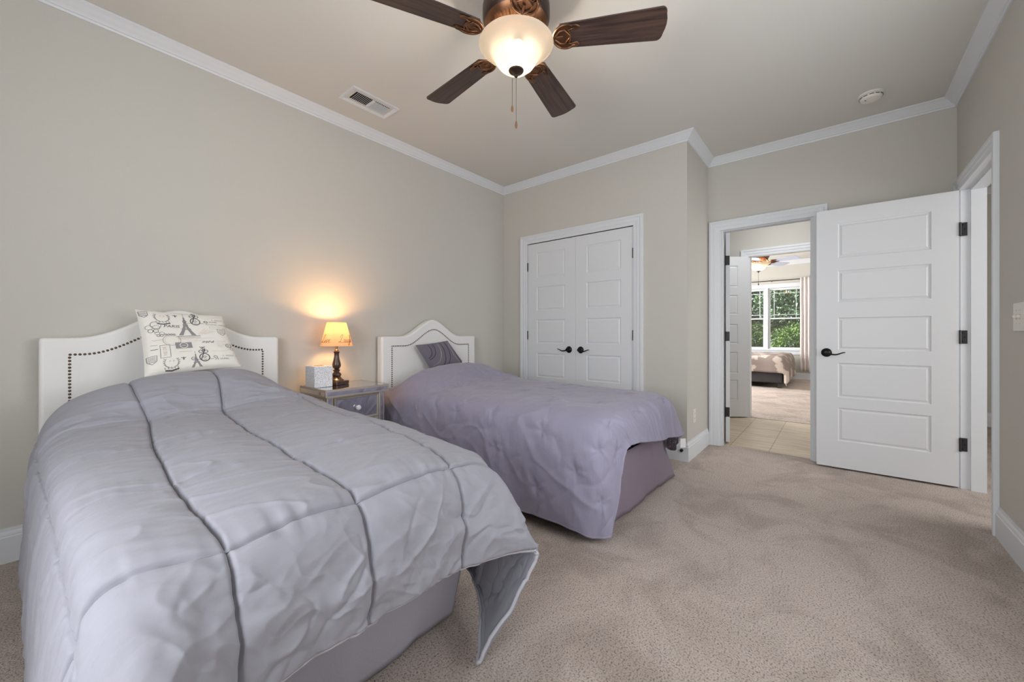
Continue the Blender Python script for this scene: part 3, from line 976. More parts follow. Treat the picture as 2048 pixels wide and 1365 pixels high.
def make_bed(name, x0, x1, yfoot, label, bell, skirt_pts, skirt_mat, mx0, mx1, group=None):
    xc = (x0 + x1) / 2
    wd = (x1 - x0) / 2
    root = thing(name, (xc, YH - 0.09, 0), label, 'bed')
    o3 = (xc, YH - 0.09, 0)
    # headboard: padded slab, front at local y=0, back against the wall
    out = headboard_outline(wd, 1.034, 0.152, bell)
    mb = MB().prism(out[::-1], 1, 0.0, 0.075)
    hb = mb.build('headboard', M['lin_white'], root, bevel=0.016, seg=4)
    # nail trim: down the left, along the arch, down the right
    ins = 0.096
    path = []
    for z in np.arange(0.60, 0.95, 0.002): path.append((-wd + ins, z))
    for x in np.arange(-wd + ins, wd - ins, 0.001):
        t = min(1.0, abs(x) / (bell * 0.93))
        path.append((x, 0.952 + 0.142 * 0.5 * (1 + math.cos(PI * t ** 0.95))))
    for z in np.arange(0.95, 0.60, -0.002): path.append((wd - ins, z))
    path = np.array(path)
    s = np.concatenate([[0], np.cumsum(np.hypot(*np.diff(path, axis=0).T))])
    n = 100
    nail_mesh = None
    for q in np.linspace(0, s[-1], n):
        x = float(np.interp(q, s, path[:, 0])); z = float(np.interp(q, s, path[:, 1]))
        if nail_mesh is None:
            mb = MB().lathe([(0.0058, 0), (0.0055, 0.002), (0.0040, 0.0038), (0.0018, 0.0048), (0, 0.0051)], 12, mtx=Matrix.Rotation(PI / 2, 4, 'X'))
            nl = mb.build('nailhead', M['nail'], hb, smooth=180)
            nail_mesh = nl.data
        else:
            nl = bpy.data.objects.new('nailhead', nail_mesh); COL.objects.link(nl); nl.parent = hb
        nl.location = (x, 0.0002, z)
    # mattress
    mb = MB().box(mx0, mx1, yfoot, YH - 0.10, 0.36, 0.585)
    mb.v = [(p[0] - o3[0], p[1] - o3[1], p[2]) for p in mb.v]
    mb.build('mattress', M['mattress'], root, bevel=0.045, seg=4)
    mb = MB().box(mx0 + 0.01, mx1 - 0.01, yfoot + 0.12, YH - 0.10, 0.12, 0.355)
    for lx in (mx0 + 0.08, mx1 - 0.08):
        for ly in (yfoot + 0.16, YH - 0.2):
            mb.box(lx - 0.025, lx + 0.025, ly - 0.025, ly + 0.025, 0.0, 0.12)
    mb.v = [(p[0] - o3[0], p[1] - o3[1], p[2]) for p in mb.v]
    mb.build('box_base', M['mattress'], root, bevel=0.006)
    # skirt: left side, foot, right side; top line at the box, bottom flared
    top, bot = skirt_pts
    k = len(top); nn = 220
    tt = np.linspace(0, k - 1, nn)
    A = np.stack([np.interp(tt, range(k), [p[i] for p in top]) for i in range(3)], 1)
    B = np.stack([np.interp(tt, range(k), [p[i] for p in bot]) for i in range(3)], 1)
    L = np.concatenate([[0], np.cumsum(np.linalg.norm(np.diff(B, axis=0), axis=1))])
    rows = []
    for j in range(14):
        f = j / 13
        Q = A * (1 - f) + B * f
        Tn = np.gradient(Q, axis=0); Nn = np.stack([Tn[:, 1], -Tn[:, 0], 0 * L], 1)
        Nn /= np.maximum(np.linalg.norm(Nn, axis=1, keepdims=True), 1e-9)
        wv = 0.010 * f * vnoise(L * 7 + 3, 0 * L + 1.5 + 0.3 * f) + 0.004 * f * vnoise(L * 19, 0 * L + 7)
        rows.append(Q + Nn * wv[:, None] - np.array(o3))
    mb = MB().grid(np.array(rows))
    sk = mb.build('bed_skirt', skirt_mat, root, smooth=180, fix=False)
    m_ = sk.modifiers.new('thick', 'SOLIDIFY'); m_.thickness = 0.004; m_.offset = 0
    return root

make_bed('twin_bed', 0.008, 1.028, 0.99, 'near twin bed with white studded headboard, behind the printed pillow', 0.40,
         ([(0.05, 2.84, .36), (0.05, 1.03, .36), (0.06, 1.0, .36), (0.965, 1.0, .36), (0.99, 1.03, .36), (0.985, 2.84, .36)],
          [(0.035, 2.84, .012), (0.035, 1.10, .012), (0.05, 1.08, .012), (0.985, 1.095, .012), (1.02, 1.13, .012), (1.03, 2.84, .012)]),
         M['skirt1'], 0.065, 0.985)
make_bed('twin_bed', 1.794, 2.869, 0.96, 'far twin bed with white studded headboard, beside the closet doors', 0.34,
         ([(1.82, 2.84, .36), (1.82, 0.98, .36), (1.84, .955, .36), (2.82, .955, .36), (2.84, .98, .36), (2.84, 2.84, .36)],
          [(1.80, 2.84, .012), (1.82, 0.985, .012), (1.86, .945, .012), (2.90, .925, .012), (2.985, .915, .012), (2.94, 2.84, .012)]),
         M['skirt2'], 1.84, 2.83)

# ---- comforter on the far bed
def rows_far():
    rows = []
    #      near hem,       near side low,     near side high,      near edge,      top ......                                    far edge,    far side,    far hem
    rows.append([(1.74, 2.82, .12), (1.75, 2.82, .30), (1.765, 2.82, .46), (1.80, 2.82, .58), (1.93, 2.70, .65), (2.15, 2.70, .66), (2.40, 2.70, .66), (2.65, 2.70, .64), (2.86, 2.82, .60), (2.92, 2.82, .40), (2.94, 2.82, .14)])
    rows.append([(1.73, 2.58, .12), (1.74, 2.58, .30), (1.755, 2.58, .47), (1.79, 2.58, .60), (1.93, 2.58, .725), (2.15, 2.58, .770), (2.40, 2.58, .785), (2.66, 2.58, .750), (2.88, 2.58, .62), (2.94, 2.58, .40), (2.95, 2.58, .14)])
    rows.append([(1.72, 2.43, .12), (1.735, 2.43, .30), (1.755, 2.43, .47), (1.79, 2.43, .60), (1.93, 2.43, .705), (2.15, 2.43, .745), (2.40, 2.43, .76), (2.66, 2.43, .735), (2.88, 2.43, .62), (2.94, 2.43, .40), (2.95, 2.43, .14)])
    rows.append([(1.72, 2.26, .11), (1.735, 2.26, .29), (1.755, 2.26, .46), (1.79, 2.26, .59), (1.92, 2.26, .645), (2.14, 2.26, .655), (2.40, 2.26, .66), (2.66, 2.26, .66), (2.89, 2.26, .61), (2.95, 2.26, .40), (2.96, 2.26, .14)])
    rows.append([(1.72, 2.02, .10), (1.735, 2.02, .28), (1.755, 2.02, .46), (1.79, 2.02, .59), (1.92, 2.02, .635), (2.14, 2.02, .64), (2.40, 2.02, .645), (2.66, 2.02, .645), (2.90, 2.02, .60), (2.955, 2.02, .40), (2.965, 2.02, .14)])
    rows.append([(1.72, 1.72, .09), (1.735, 1.72, .27), (1.755, 1.72, .45), (1.79, 1.72, .585), (1.92, 1.72, .63), (2.14, 1.72, .635), (2.40, 1.72, .64), (2.66, 1.72, .64), (2.90, 1.72, .60), (2.955, 1.72, .40), (2.965, 1.72, .14)])
    rows.append([(1.725, 1.42, .075), (1.74, 1.42, .26), (1.76, 1.42, .45), (1.80, 1.42, .585), (1.93, 1.42, .63), (2.15, 1.42, .635), (2.40, 1.42, .64), (2.66, 1.42, .64), (2.89, 1.42, .60), (2.95, 1.42, .40), (2.96, 1.42, .14)])
    rows.append([(1.73, 1.16, .065), (1.745, 1.16, .25), (1.77, 1.16, .44), (1.815, 1.16, .58), (1.94, 1.16, .628), (2.16, 1.16, .633), (2.40, 1.16, .64), (2.66, 1.16, .64), (2.88, 1.16, .595), (2.95, 1.16, .40), (2.965, 1.16, .16)])
    rows.append([(1.75, .985, .055), (1.77, .975, .24), (1.80, .97, .43), (1.85, .965, .575), (1.97, .965, .622), (2.17, .965, .630), (2.40, .965, .635), (2.66, .965, .635), (2.86, .975, .59), (2.95, .99, .42), (2.98, 1.00, .20)])
    rows.append([(1.79, .915, .045), (1.825, .90, .22), (1.87, .895, .41), (1.92, .89, .535), (2.02, .89, .573), (2.20, .885, .575), (2.42, .885, .575), (2.67, .885, .575), (2.85, .89, .535), (2.97, .90, .42), (3.00, .91, .28)])
    rows.append([(1.828, .872, .038), (1.895, .868, .19), (1.945, .862, .345), (2.00, .858, .44), (2.10, .855, .455), (2.26, .85, .43), (2.44, .85, .40), (2.66, .85, .375), (2.83, .85, .345), (2.965, .855, .33), (3.005, .87, .32)])
    return np.array(rows)

ctrl = rows_far()
P, tu, tv = surface(ctrl, 300, 340)
su, sv = arcs(P)
U, V = np.meshgrid(su, sv)
TUg, TVg = np.meshgrid(tu, tv)
d = 0.008 + 0.006 * fbm(U * 4, V * 3.0, 3)
# tack stitches: dimples with creases radiating from them
tacks = [(4.6, 3.25), (6.6, 3.4), (5.3, 5.0), (7.0, 5.2), (5.0, 7.2), (6.6, 7.3), (8.0, 7.5), (3.1, 3.4), (2.6, 4.3), (2.9, 5.3), (1.6, 5.5), (2.5, 6.6), (1.5, 7.6),
         (3.2, 8.6), (5.4, 8.7), (7.2, 8.7), (2.2, 8.3), (0.9, 8.8), (4.3, 6.2), (0.8, 6.6), (2.4, 9.4)]
for (a, b) in tacks:
    x0 = np.interp(a, tu, su); y0 = np.interp(b, tv, sv)
    dx, dy = U - x0, V - y0
    r = np.hypot(dx, dy); th = np.arctan2(dy, dx)
    d = d - 0.009 * np.exp(-(r / 0.03) ** 2) + 0.0022 * np.exp(-(r / 0.085) ** 2) * np.clip(r / 0.02, 0, 1) * np.cos(th * 5 + a * 7 + 2 * vnoise(dx * 20 + a, dy * 20)) \
        - 0.006 * np.exp(-(np.abs(dy + 0.2 * dx) / 0.008) ** 2) * np.exp(-(np.abs(dx) / 0.05) ** 2)
sidew = np.clip((3.2 - TUg) / 1.2, 0, 1)
d = d + sidew * (0.012 * fbm(V * 4.5 + U * 2.0, U * 2.0) + 0.006 * ridge(V * 6 + U * 5, U * 3 - V * 1.5))
footw = np.clip((TVg - 8.4) / 0.9, 0, 1) * np.clip((TUg - 2.6) / 0.8, 0, 1)
d = d + footw * (0.013 * vnoise(U * 13, V * 1.6) + 0.006 * vnoise(U * 31, V * 3) + 0.006 * crease(U * 14, V * 2.5))
d = d + 0.006 * crease(U * 3.2 + V * 2.2, V * 2.4 - U * 1.8) - 0.005 * crease(U * 5 - V * 3 + 7, V * 4 + U * 2)
kink = np.exp(-((TVg - 2.75) / 0.45) ** 2) * np.clip((TUg - 3.4) / 0.6, 0, 1)
d = d + kink * (0.012 * ridge(U * 4.5, V * 11) + 0.005 * ridge(U * 11, V * 14))
d = d + 0.0035 * ridge(U * 3 + 1.5 * V, V * 4) * np.clip((TUg - 3.3) / 0.6, 0, 1)
N = normals(P)
if N[170, 180, 2] < 0: N = -N
P = P + N * d[..., None]
hemw = np.clip((1.0 - TUg) / 1.0, 0, 1)
P[..., 2] += hemw * 0.014 * vnoise(V * 9, U * 0 + 3.3)
P[..., 2] = np.maximum(P[..., 2], 0.022)
comf2 = MB().grid(P).build('comforter', M['mauve_quilt'], smooth=180, fix=False)
tag(comf2, 'mauve-grey tack-stitched comforter hanging to the carpet on the far bed', 'comforter')
set_up(comf2, 299 * 170 + 180)
sm = comf2.modifiers.new('thick', 'SOLIDIFY'); sm.thickness = 0.013; sm.offset = -1.0
MB().tube(hem_path(P - N * 0.006), 0.0075, 8).build('hem_edge', M['mauve_quilt'], comf2, smooth=180)
# turned-down dotted lining and white care label at the far foot corner
mb = MB()
G = np.array([[[2.835 + 0.637 * 0.085 * (a - 0.5), 0.880 - 0.771 * 0.085 * (a - 0.5) + 0.012 * math.sin(a * 9), 0.335 - b * (0.045 + 0.050 * math.sin(PI * min(1.0, a * 0.85 + 0.15)))] for a in np.linspace(0, 1, 13)] for b in np.linspace(0, 1, 6)])
lc = mb.grid(G).build('lining_corner', M['lining_speck'], comf2, smooth=180)
m_ = lc.modifiers.new('thick', 'SOLIDIFY'); m_.thickness = 0.006
ct = MB().box(-0.019, 0.019, -0.001, 0.001, 0.258, 0.322, mtx=Matrix.Translation((2.878, 0.826, 0)) @ Matrix.Rotation(math.atan2(-0.771, 0.637), 4, 'Z')).build('care_label', M['tag'], comf2)
ct['label'] = 'small white care label'

# ---- cushions
def cushion(name, BL, BR, TR, TL, back, thick, m, n=36, sag=0.0):
    """pillow between four corners; returns (mb, front(u, v) -> point)"""
    BL, BR, TR, TL = [np.array(p, float) for p in (BL, BR, TR, TL)]
    nrm = np.cross(BR - BL, TL - BL); nrm /= np.linalg.norm(nrm)
    if nrm[1] > 0: nrm = -nrm
    def at(u, v, s):
        # u, v in 0..1; the edges draw in between the pointed corners
        a, b = 2 * u - 1, 2 * v - 1
        pin = 0.045
        uu = 0.5 + 0.5 * a * (1 - pin * (1 - b * b)); vv = 0.5 + 0.5 * b * (1 - pin * (1 - a * a))
        p = (BL * (1 - uu) + BR * uu) * (1 - vv) + (TL * (1 - uu) + TR * uu) * vv
        h = thick * (max(0.0, (1 - a ** 4)) * max(0.0, (1 - b ** 4))) ** 0.42
        if h > 0.004:
            h *= 1 + 0.07 * float(fbm(np.array([u * 4.0 + 3]), np.array([v * 4.0 + s]))[0])
        return p + nrm * h * s
    mb = MB()
    for s in (1, -1):
        G = np.array([[at(u, v, s) for u in np.linspace(0, 1, n)] for v in np.linspace(0, 1, n)])
        mb.grid(G, flip=(s < 0))
    return mb, at, nrm

def ink_stroke(mb, at, nrm, pts, wd, m, aspect=1.0, lift=0.0012):
    """ribbon along pts (u, v) on the cushion front"""
    pts = np.array(pts, float)
    out = [pts[0]]
    for a, b in zip(pts[:-1], pts[1:]):
        k = max(1, int(np.hypot(*(b - a)) / 0.02))
        for q in range(1, k + 1): out.append(a + (b - a) * q / k)
    pts = np.array(out)
    t = np.gradient(pts, axis=0)
    nn = np.stack([-t[:, 1], t[:, 0]], 1); nn /= np.maximum(np.linalg.norm(nn, axis=1, keepdims=True), 1e-9)
    G = []
    for p, q in zip(pts, nn):
        a = np.clip(p + q * wd / 2, 0.004, 0.996); b = np.clip(p - q * wd / 2, 0.004, 0.996)
        G.append([at(a[0], a[1], 1) + nrm * lift, at(b[0], b[1], 1) + nrm * lift])
    mb.grid(np.array(G), m=m)

def ink_poly(mb, at, nrm, poly, m, lift=0.0012):
    """filled convex polygon on the cushion front, cut into strips"""
    mb.add([at(u, v, 1) + nrm * lift for u, v in poly], [tuple(range(len(poly)))], m)

def text_faces(body, size):
    """outline letters of the built-in font as 2D vertices and faces"""
    cu = bpy.data.curves.new('lettering', 'FONT')
    cu.body = body; cu.size = size; cu.resolution_u = 3
    o = bpy.data.objects.new('lettering', cu); COL.objects.link(o)
    dg = bpy.context.evaluated_depsgraph_get()
    me = o.evaluated_get(dg).to_mesh()
    vs = [(v.co.x, v.co.y) for v in me.vertices]; fs = [tuple(p.vertices) for p in me.polygons]
    o.evaluated_get(dg).to_mesh_clear()
    bpy.data.objects.remove(o); bpy.data.curves.remove(cu)
    return vs, fs

def ink_text(mb, at, nrm, body, u, v, size, m, slant=0.25, wide=1.0, lift=0.0014, turn=0.0):
    vs, fs = text_faces(body, size)
    c, s = math.cos(turn), math.sin(turn)
    q = []
    for x, y in vs:
        x2 = (x + slant * y) * wide; y2 = y
        uu, vv = u + x2 * c - y2 * s, v + x2 * s + y2 * c
        q.append(at(min(max(uu, 0.004), 0.996), min(max(vv, 0.004), 0.996), 1) + nrm * lift)
    mb.add(q, fs, m)

def circ(u, v, r, a0=0, a1=2 * PI, n=26, ry=None):
    ry = ry or r
    return [(u + r * math.cos(a0 + (a1 - a0) * k / n), v + ry * math.sin(a0 + (a1 - a0) * k / n)) for k in range(n + 1)]

def curl(u, v, r, turns=1.4, d=1, a0=0.0, n=26):
    return [(u + r * (1 - 0.75 * k / n) * math.cos(a0 + d * turns * 2 * PI * k / n), v + r * (1 - 0.75 * k / n) * math.sin(a0 + d * turns * 2 * PI * k / n)) for k in range(n + 1)]

mb, at, nrm = cushion('printed', (0.340, 2.625, 0.834), (0.752, 2.640, 0.866), (0.703, 2.800, 1.158), (0.326, 2.790, 1.180), 1, 0.044, None)
DK, MD, TN = 1, 2, 3
def tower(u, v, h, w, m):
    """iron lattice tower: two leaning legs, decks, arch, spire"""
    for s in (-1, 1):
        pr = [(0.50, 0.0), (0.30, 0.20), (0.155, 0.42), (0.07, 0.66), (0.035, 0.86), (0.0, 1.0)]
        pi = [(0.24, 0.0), (0.13, 0.18), (0.045, 0.30), (0.0, 0.46), (0.0, 0.7), (0.0, 1.0)]
        for k in range(5):
            ink_poly(mb, at, nrm, [(u + s * pr[k][0] * w, v + pr[k][1] * h), (u + s * pr[k + 1][0] * w, v + pr[k + 1][1] * h),
                                   (u + s * pi[k + 1][0] * w, v + pi[k + 1][1] * h), (u + s * pi[k][0] * w, v + pi[k][1] * h)][::-s], m)
    for z, ww in ((0.30, 0.27), (0.50, 0.15), (0.84, 0.06)):
        ink_stroke(mb, at, nrm, [(u - ww * w, v + z * h), (u + ww * w, v + z * h)], 0.014, m, lift=0.0016)
    ink_stroke(mb, at, nrm, [(u, v + h), (u, v + h * 1.10)], 0.006, m)
def monogram(u, v, s):
    for a in (-1, 1):
        ink_stroke(mb, at, nrm, circ(u, v, 0.055 * s, PI / 2, PI / 2 + a * PI * 1.15, ry=0.062 * s), 0.011, DK)
        ink_stroke(mb, at, nrm, curl(u + a * 0.028 * s, v + 0.105 * s, 0.042 * s, 1.3, a, PI / 2), 0.008, DK)
        ink_stroke(mb, at, nrm, [(u + a * 0.05 * s, v - 0.03 * s), (u + a * 0.10 * s, v - 0.035 * s)] , 0.005, DK)
        ink_stroke(mb, at, nrm, curl(u + a * 0.12 * s, v - 0.005 * s, 0.03 * s, 1.2, a, -PI / 2), 0.006, DK)
    ink_stroke(mb, at, nrm, [(u - 0.045 * s, v - 0.04 * s), (u - 0.01 * s, v + 0.05 * s), (u + 0.022 * s, v + 0.14 * s)], 0.010, DK)
    ink_stroke(mb, at, nrm, curl(u, v, 0.024 * s, 1.2), 0.005, DK)
    for k in (-1, 0, 1):
        ink_stroke(mb, at, nrm, [(u, v + 0.155 * s), (u + k * 0.03 * s, v + 0.185 * s)], 0.009, DK)
    ink_text(mb, at, nrm, 'VII', u - 0.036 * s, v - 0.068 * s, 0.05 * s, DK, 0)
def crown_sprigs(u, v, s):
    for a in (-1, 1):
        ink_stroke(mb, at, nrm, circ(u, v, 0.075 * s, -PI / 2, -PI / 2 + a * PI * 0.75, ry=0.085 * s), 0.005, MD)
        for k in range(6):
            t = -PI / 2 + a * PI * (0.12 + 0.11 * k)
            x, y = u + 0.075 * s * math.cos(t), v + 0.085 * s * math.sin(t)
            ink_stroke(mb, at, nrm, [(x, y), (x + a * 0.02 * s, y + 0.016 * s)], 0.009, MD)
    ink_stroke(mb, at, nrm, [(u - 0.07 * s, v - 0.115 * s), (u, v - 0.125 * s), (u + 0.08 * s, v - 0.105 * s)], 0.016, DK)
    for k in range(5):
        x = u + (-0.07 + 0.036 * k) * s
        ink_stroke(mb, at, nrm, [(x, v - 0.10 * s), (x - 0.008, v - 0.07 * s)], 0.007, MD)
    ink_text(mb, at, nrm, 'A  B', u - 0.03 * s, v + 0.01, 0.035 * s, TN, 0.2)
def bee(u, v, s):
    ink_stroke(mb, at, nrm, [(u, v + 0.018 * s), (u, v - 0.02 * s)], 0.012, DK)
    for a in (-1, 1):
        ink_stroke(mb, at, nrm, [(u, v + 0.002), (u + a * 0.024 * s, v + 0.012 * s)], 0.011, MD)
def butterfly(u, v, s):
    for a in (-1, 1):
        ink_stroke(mb, at, nrm, circ(u + a * 0.03 * s, v + 0.018 * s, 0.03 * s, ry=0.026 * s), 0.005, MD)
        ink_stroke(mb, at, nrm, circ(u + a * 0.022 * s, v - 0.025 * s, 0.02 * s), 0.005, DK)
def shield(u, v, s):
    ink_stroke(mb, at, nrm, [(u - 0.05 * s, v + 0.05 * s), (u + 0.05 * s, v + 0.06 * s), (u + 0.045 * s, v - 0.02 * s), (u, v - 0.06 * s), (u - 0.045 * s, v - 0.02 * s), (u - 0.05 * s, v + 0.05 * s)], 0.007, MD)
    for k in range(4):
        ink_stroke(mb, at, nrm, [(u - 0.035 * s, v + (0.03 - 0.02 * k) * s), (u + 0.035 * s, v + (0.036 - 0.02 * k) * s)], 0.007, MD)
def script_line(u, v, L, m, amp=0.008, wd=0.0032, seed=0):
    rr = random.Random(seed)
    pts = []
    x = 0
    while x < L:
        pts.append((u + x, v + amp * rr.uniform(-1, 1.2) + 0.05 * x)); x += 0.009
    if len(pts) > 1: ink_stroke(mb, at, nrm, pts, wd, m)
tower(0.475, 0.555, 0.36, 0.20, MD)
ink_text(mb, at, nrm, 'PARIS', 0.225, 0.685, 0.062, DK, 0.25, 1.15)
monogram(0.60, 0.805, 1.0); monogram(0.60, 0.165, 0.98)
tower(0.505, 0.03, 0.22, 0.12, MD)
crown_sprigs(0.235, 0.855, 0.95); crown_sprigs(0.25, 0.135, 0.9)
bee(0.385, 0.895, 1.1); bee(0.375, 0.175, 1.1)
butterfly(0.115, 0.66, 1.25); ink_stroke(mb, at, nrm, circ(0.15, 0.72, 0.055), 0.007, MD); butterfly(0.175, 0.575, 0.8)
shield(0.055, 0.90, 0.9); shield(0.065, 0.20, 1.0); shield(0.895, 0.62, 1.05)
ink_text(mb, at, nrm, '2  AOUT  1', 0.80, 0.835, 0.034, MD, 0.2, 1.1); ink_text(mb, at, nrm, 'J. E. DUMEL', 0.705, 0.795, 0.030, DK, 0.2, 1.1)
ink_text(mb, at, nrm, 'HOUPPIER  FRERES', 0.715, 0.745, 0.028, MD, 0.2, 1.1)
ink_text(mb, at, nrm, '2  AOUT  1', 0.80, 0.165, 0.034, MD, 0.2, 1.1); ink_text(mb, at, nrm, 'J. E. DUMEL', 0.71, 0.115, 0.030, DK, 0.2, 1.1)
ink_stroke(mb, at, nrm, [(0.755, 0.715), (0.93, 0.715), (0.93, 0.675), (0.755, 0.675), (0.755, 0.715)], 0.004, TN)
ink_stroke(mb, at, nrm, circ(0.29, 0.475, 0.095, ry=0.085), 0.005, MD); ink_stroke(mb, at, nrm, circ(0.29, 0.475, 0.075, ry=0.066), 0.003, TN)
for k in range(4): ink_stroke(mb, at, nrm, curl(0.235 + 0.03 * k, 0.565, 0.016, 1.2), 0.005, DK)
for k in range(3): script_line(0.36, 0.535 - 0.025 * k, 0.27, (DK, MD, TN)[k], 0.002, 0.007 - 0.001 * k, k)
# stamp with a round seal
ink_poly(mb, at, nrm, [(0.315, 0.335), (0.495, 0.335), (0.495, 0.435), (0.315, 0.435)], MD)
ink_stroke(mb, at, nrm, circ(0.405, 0.385, 0.042), 0.008, 0, lift=0.0022); ink_text(mb, at, nrm, 'PARIS', 0.378, 0.375, 0.022, 0, 0, 1.0, 0.0024)
ink_stroke(mb, at, nrm, [(0.155, 0.40), (0.255, 0.405), (0.25, 0.215), (0.150, 0.21), (0.155, 0.40)], 0.006, MD)
ink_text(mb, at, nrm, 'VIE DE', 0.215, 0.235, 0.05, TN, 0.1, 1.0, 0.0014, PI / 2)
script_line(0.34, 0.275, 0.15, MD, 0.006, 0.003, 5); script_line(0.08, 0.48, 0.12, MD, 0.007, 0.003, 6); script_line(0.06, 0.41, 0.08, MD, 0.007, 0.004, 7)
script_line(0.06, 0.345, 0.08, DK, 0.003, 0.007, 8); script_line(0.62, 0.50, 0.16, TN, 0.008, 0.003, 9); script_line(0.45, 0.455, 0.2, TN, 0.006, 0.003, 10)
for k in range(5): ink_stroke(mb, at, nrm, [(0.60 + 0.02 * k, 0.575), (0.70 + 0.03 * k, 0.68 - 0.012 * k)], 0.003, TN)
ink_stroke(mb, at, nrm, [(0.70, 0.86), (0.80, 0.88), (0.93, 0.93)], 0.003, TN); ink_stroke(mb, at, nrm, [(0.70, 0.27), (0.83, 0.26), (0.95, 0.30)], 0.003, TN)
for k in range(7): ink_stroke(mb, at, nrm, [(0.62 + 0.02 * k, 0.42 + 0.01 * math.sin(k * 2)), (0.64 + 0.02 * k, 0.445 - 0.012 * math.sin(k * 3))], 0.012, MD)
for k in range(4): script_line(0.79, 0.44 - 0.035 * k, 0.12 - 0.015 * k, TN, 0.011, 0.003, 20 + k)
ink_stroke(mb, at, nrm, circ(0.925, 0.36, 0.034), 0.007, DK); ink_text(mb, at, nrm, 'B', 0.912, 0.345, 0.04, DK, 0)
ink_stroke(mb, at, nrm, circ(0.955, 0.30, 0.020), 0.005, MD)
c1 = mb.build('printed_pillow', [M['cushion_cream'], M['print_dark'], M['print_mid'], M['print_tan']], smooth=180, fix=False)
tag(c1, 'cream square pillow printed with PARIS and a tower, leaning on the near headboard', 'pillow')

mb, at, nrm = cushion('slate', (2.250, 2.768, 0.690), (2.650, 2.770, 0.752), (2.445, 2.800, 0.992), (2.078, 2.795, 0.958), 1, 0.036, None, 28)
def dots(pts, m, r=0.013, lift=0.002):
    pts = np.array(pts); s = np.concatenate([[0], np.cumsum(np.hypot(*np.diff(pts, axis=0).T))])
    for q in np.arange(0, s[-1], 0.034):
        u = float(np.interp(q, s, pts[:, 0])); v = float(np.interp(q, s, pts[:, 1]))
        if not (0.04 < u < 0.96 and 0.04 < v < 0.96): continue
        ink_poly(mb, at, nrm, [(u + r * 0.72 * math.cos(k * PI / 4), v + r * math.sin(k * PI / 4)) for k in range(8)], m, lift)
def arc(c, r, a0, a1, ry): return circ(c[0], c[1], r, math.radians(a0), math.radians(a1), 40, ry)
dots(arc((0.02, 0.95), 0.27, -75, 15, 0.42), 1); dots(arc((0.02, 0.98), 0.40, -80, 10, 0.50), 1)
dots(arc((0.05, 1.0), 0.52, -85, 0, 0.72), 2); dots(arc((0.10, 0.98), 0.56, -88, 6, 0.86), 1)
dots(arc((0.14, 0.92), 0.66, -85, 20, 0.84), 1)
dots([(0.92, 0.98), (0.86, 0.75), (0.83, 0.45), (0.86, 0.08)], 2); dots([(1.0, 0.80), (0.95, 0.55), (0.90, 0.30), (0.90, 0.08)], 1); dots([(0.98, 0.5), (0.99, 0.25), (0.97, 0.05)], 1)
c2 = mb.build('accent_pillow', [M['cushion_grey'], M['sequin_dark'], M['sequin_light']], smooth=180, fix=False)
tag(c2, 'small slate grey pillow with swirls of sequins on the far bed', 'pillow')
ct = MB().box(2.56, 2.60, 2.722, 2.726, 0.770, 0.795).build('care_label', M['tag'], c2)

# ------------------------------------------------------------------ nightstand
NX0, NX1, NY0, NY1, NZ = 1.18, 1.64, 2.52, 2.90, 0.69
o3 = ((NX0 + NX1) / 2, (NY0 + NY1) / 2, 0)
ns = thing('nightstand', o3, 'mirrored nightstand with champagne edges standing between the two beds', 'nightstand')
def nsb(mb, name, m, parent=ns, **k):
    if parent is ns: rel(mb, o3)
    return mb.build(name, m, parent, **k)
mb = MB()
mb.box(NX0, NX1, NY0, NY1, NZ - 0.050, NZ - 0.004)
fr = 0.012
mb.box(NX0, NX1, NY0, NY0 + fr, NZ - 0.004, NZ); mb.box(NX0, NX1, NY1 - fr, NY1, NZ - 0.004, NZ)
mb.box(NX0, NX0 + fr, NY0 + fr, NY1 - fr, NZ - 0.004, NZ); mb.box(NX1 - fr, NX1, NY0 + fr, NY1 - fr, NZ - 0.004, NZ)
tp = nsb(mb, 'tabletop', M['champagne'])
mb = MB().box(NX0 + fr, NX1 - fr, NY0 + fr, NY1 - fr, NZ - 0.0039, NZ - 0.001)
mb.box(NX0 + 0.012, NX1 - 0.012, NY0 - 0.0012, NY0, NZ - 0.040, NZ - 0.014)
mb.box(NX0 - 0.0012, NX0, NY0 + 0.012, NY1 - 0.012, NZ - 0.040, NZ - 0.014)
mb.build('mirror_inlay', M['mirror'], tp); 
for v in bpy.data.objects['mirror_inlay'].data.vertices: v.co -= Vector(o3)
bx0, bx1, by0, by1 = NX0 + 0.020, NX1 - 0.020, NY0 + 0.025, NY1 - 0.01
mb = MB().box(bx0 + 0.006, bx1 - 0.006, by0 + 0.010, by1, 0.10, NZ - 0.05)
nsb(mb, 'cabinet_body', M['champagne'])
for (lx, ly) in ((bx0, by0), (bx1 - 0.042, by0), (bx0, by1 - 0.042), (bx1 - 0.042, by1 - 0.042)):
    mb = MB().box(lx, lx + 0.042, ly, ly + 0.042, 0.0, NZ - 0.05)
    lg = nsb(mb, 'leg', M['champagne'], bevel=0.003)
    mb = MB()
    if ly == by0: mb.box(lx + 0.009, lx + 0.033, ly - 0.001, ly, 0.12, NZ - 0.06)
    mb.box(lx - 0.001 if lx == bx0 else lx + 0.042, lx if lx == bx0 else lx + 0.043, ly + 0.009, ly + 0.033, 0.12, NZ - 0.06)
    rel(mb, o3).build('mirror_strip', M['mirror'], lg)
for xs_, xe_ in ((bx0 + 0.002, bx0 + 0.006), (bx1 - 0.006, bx1 - 0.002)):
    mb = MB().box(xs_, xe_, by0 + 0.052, by1 - 0.052, 0.14, NZ - 0.07)
    nsb(mb, 'side_mirror', M['mirror'])
dz = [(0.468, 0.628), (0.292, 0.452), (0.116, 0.276)]
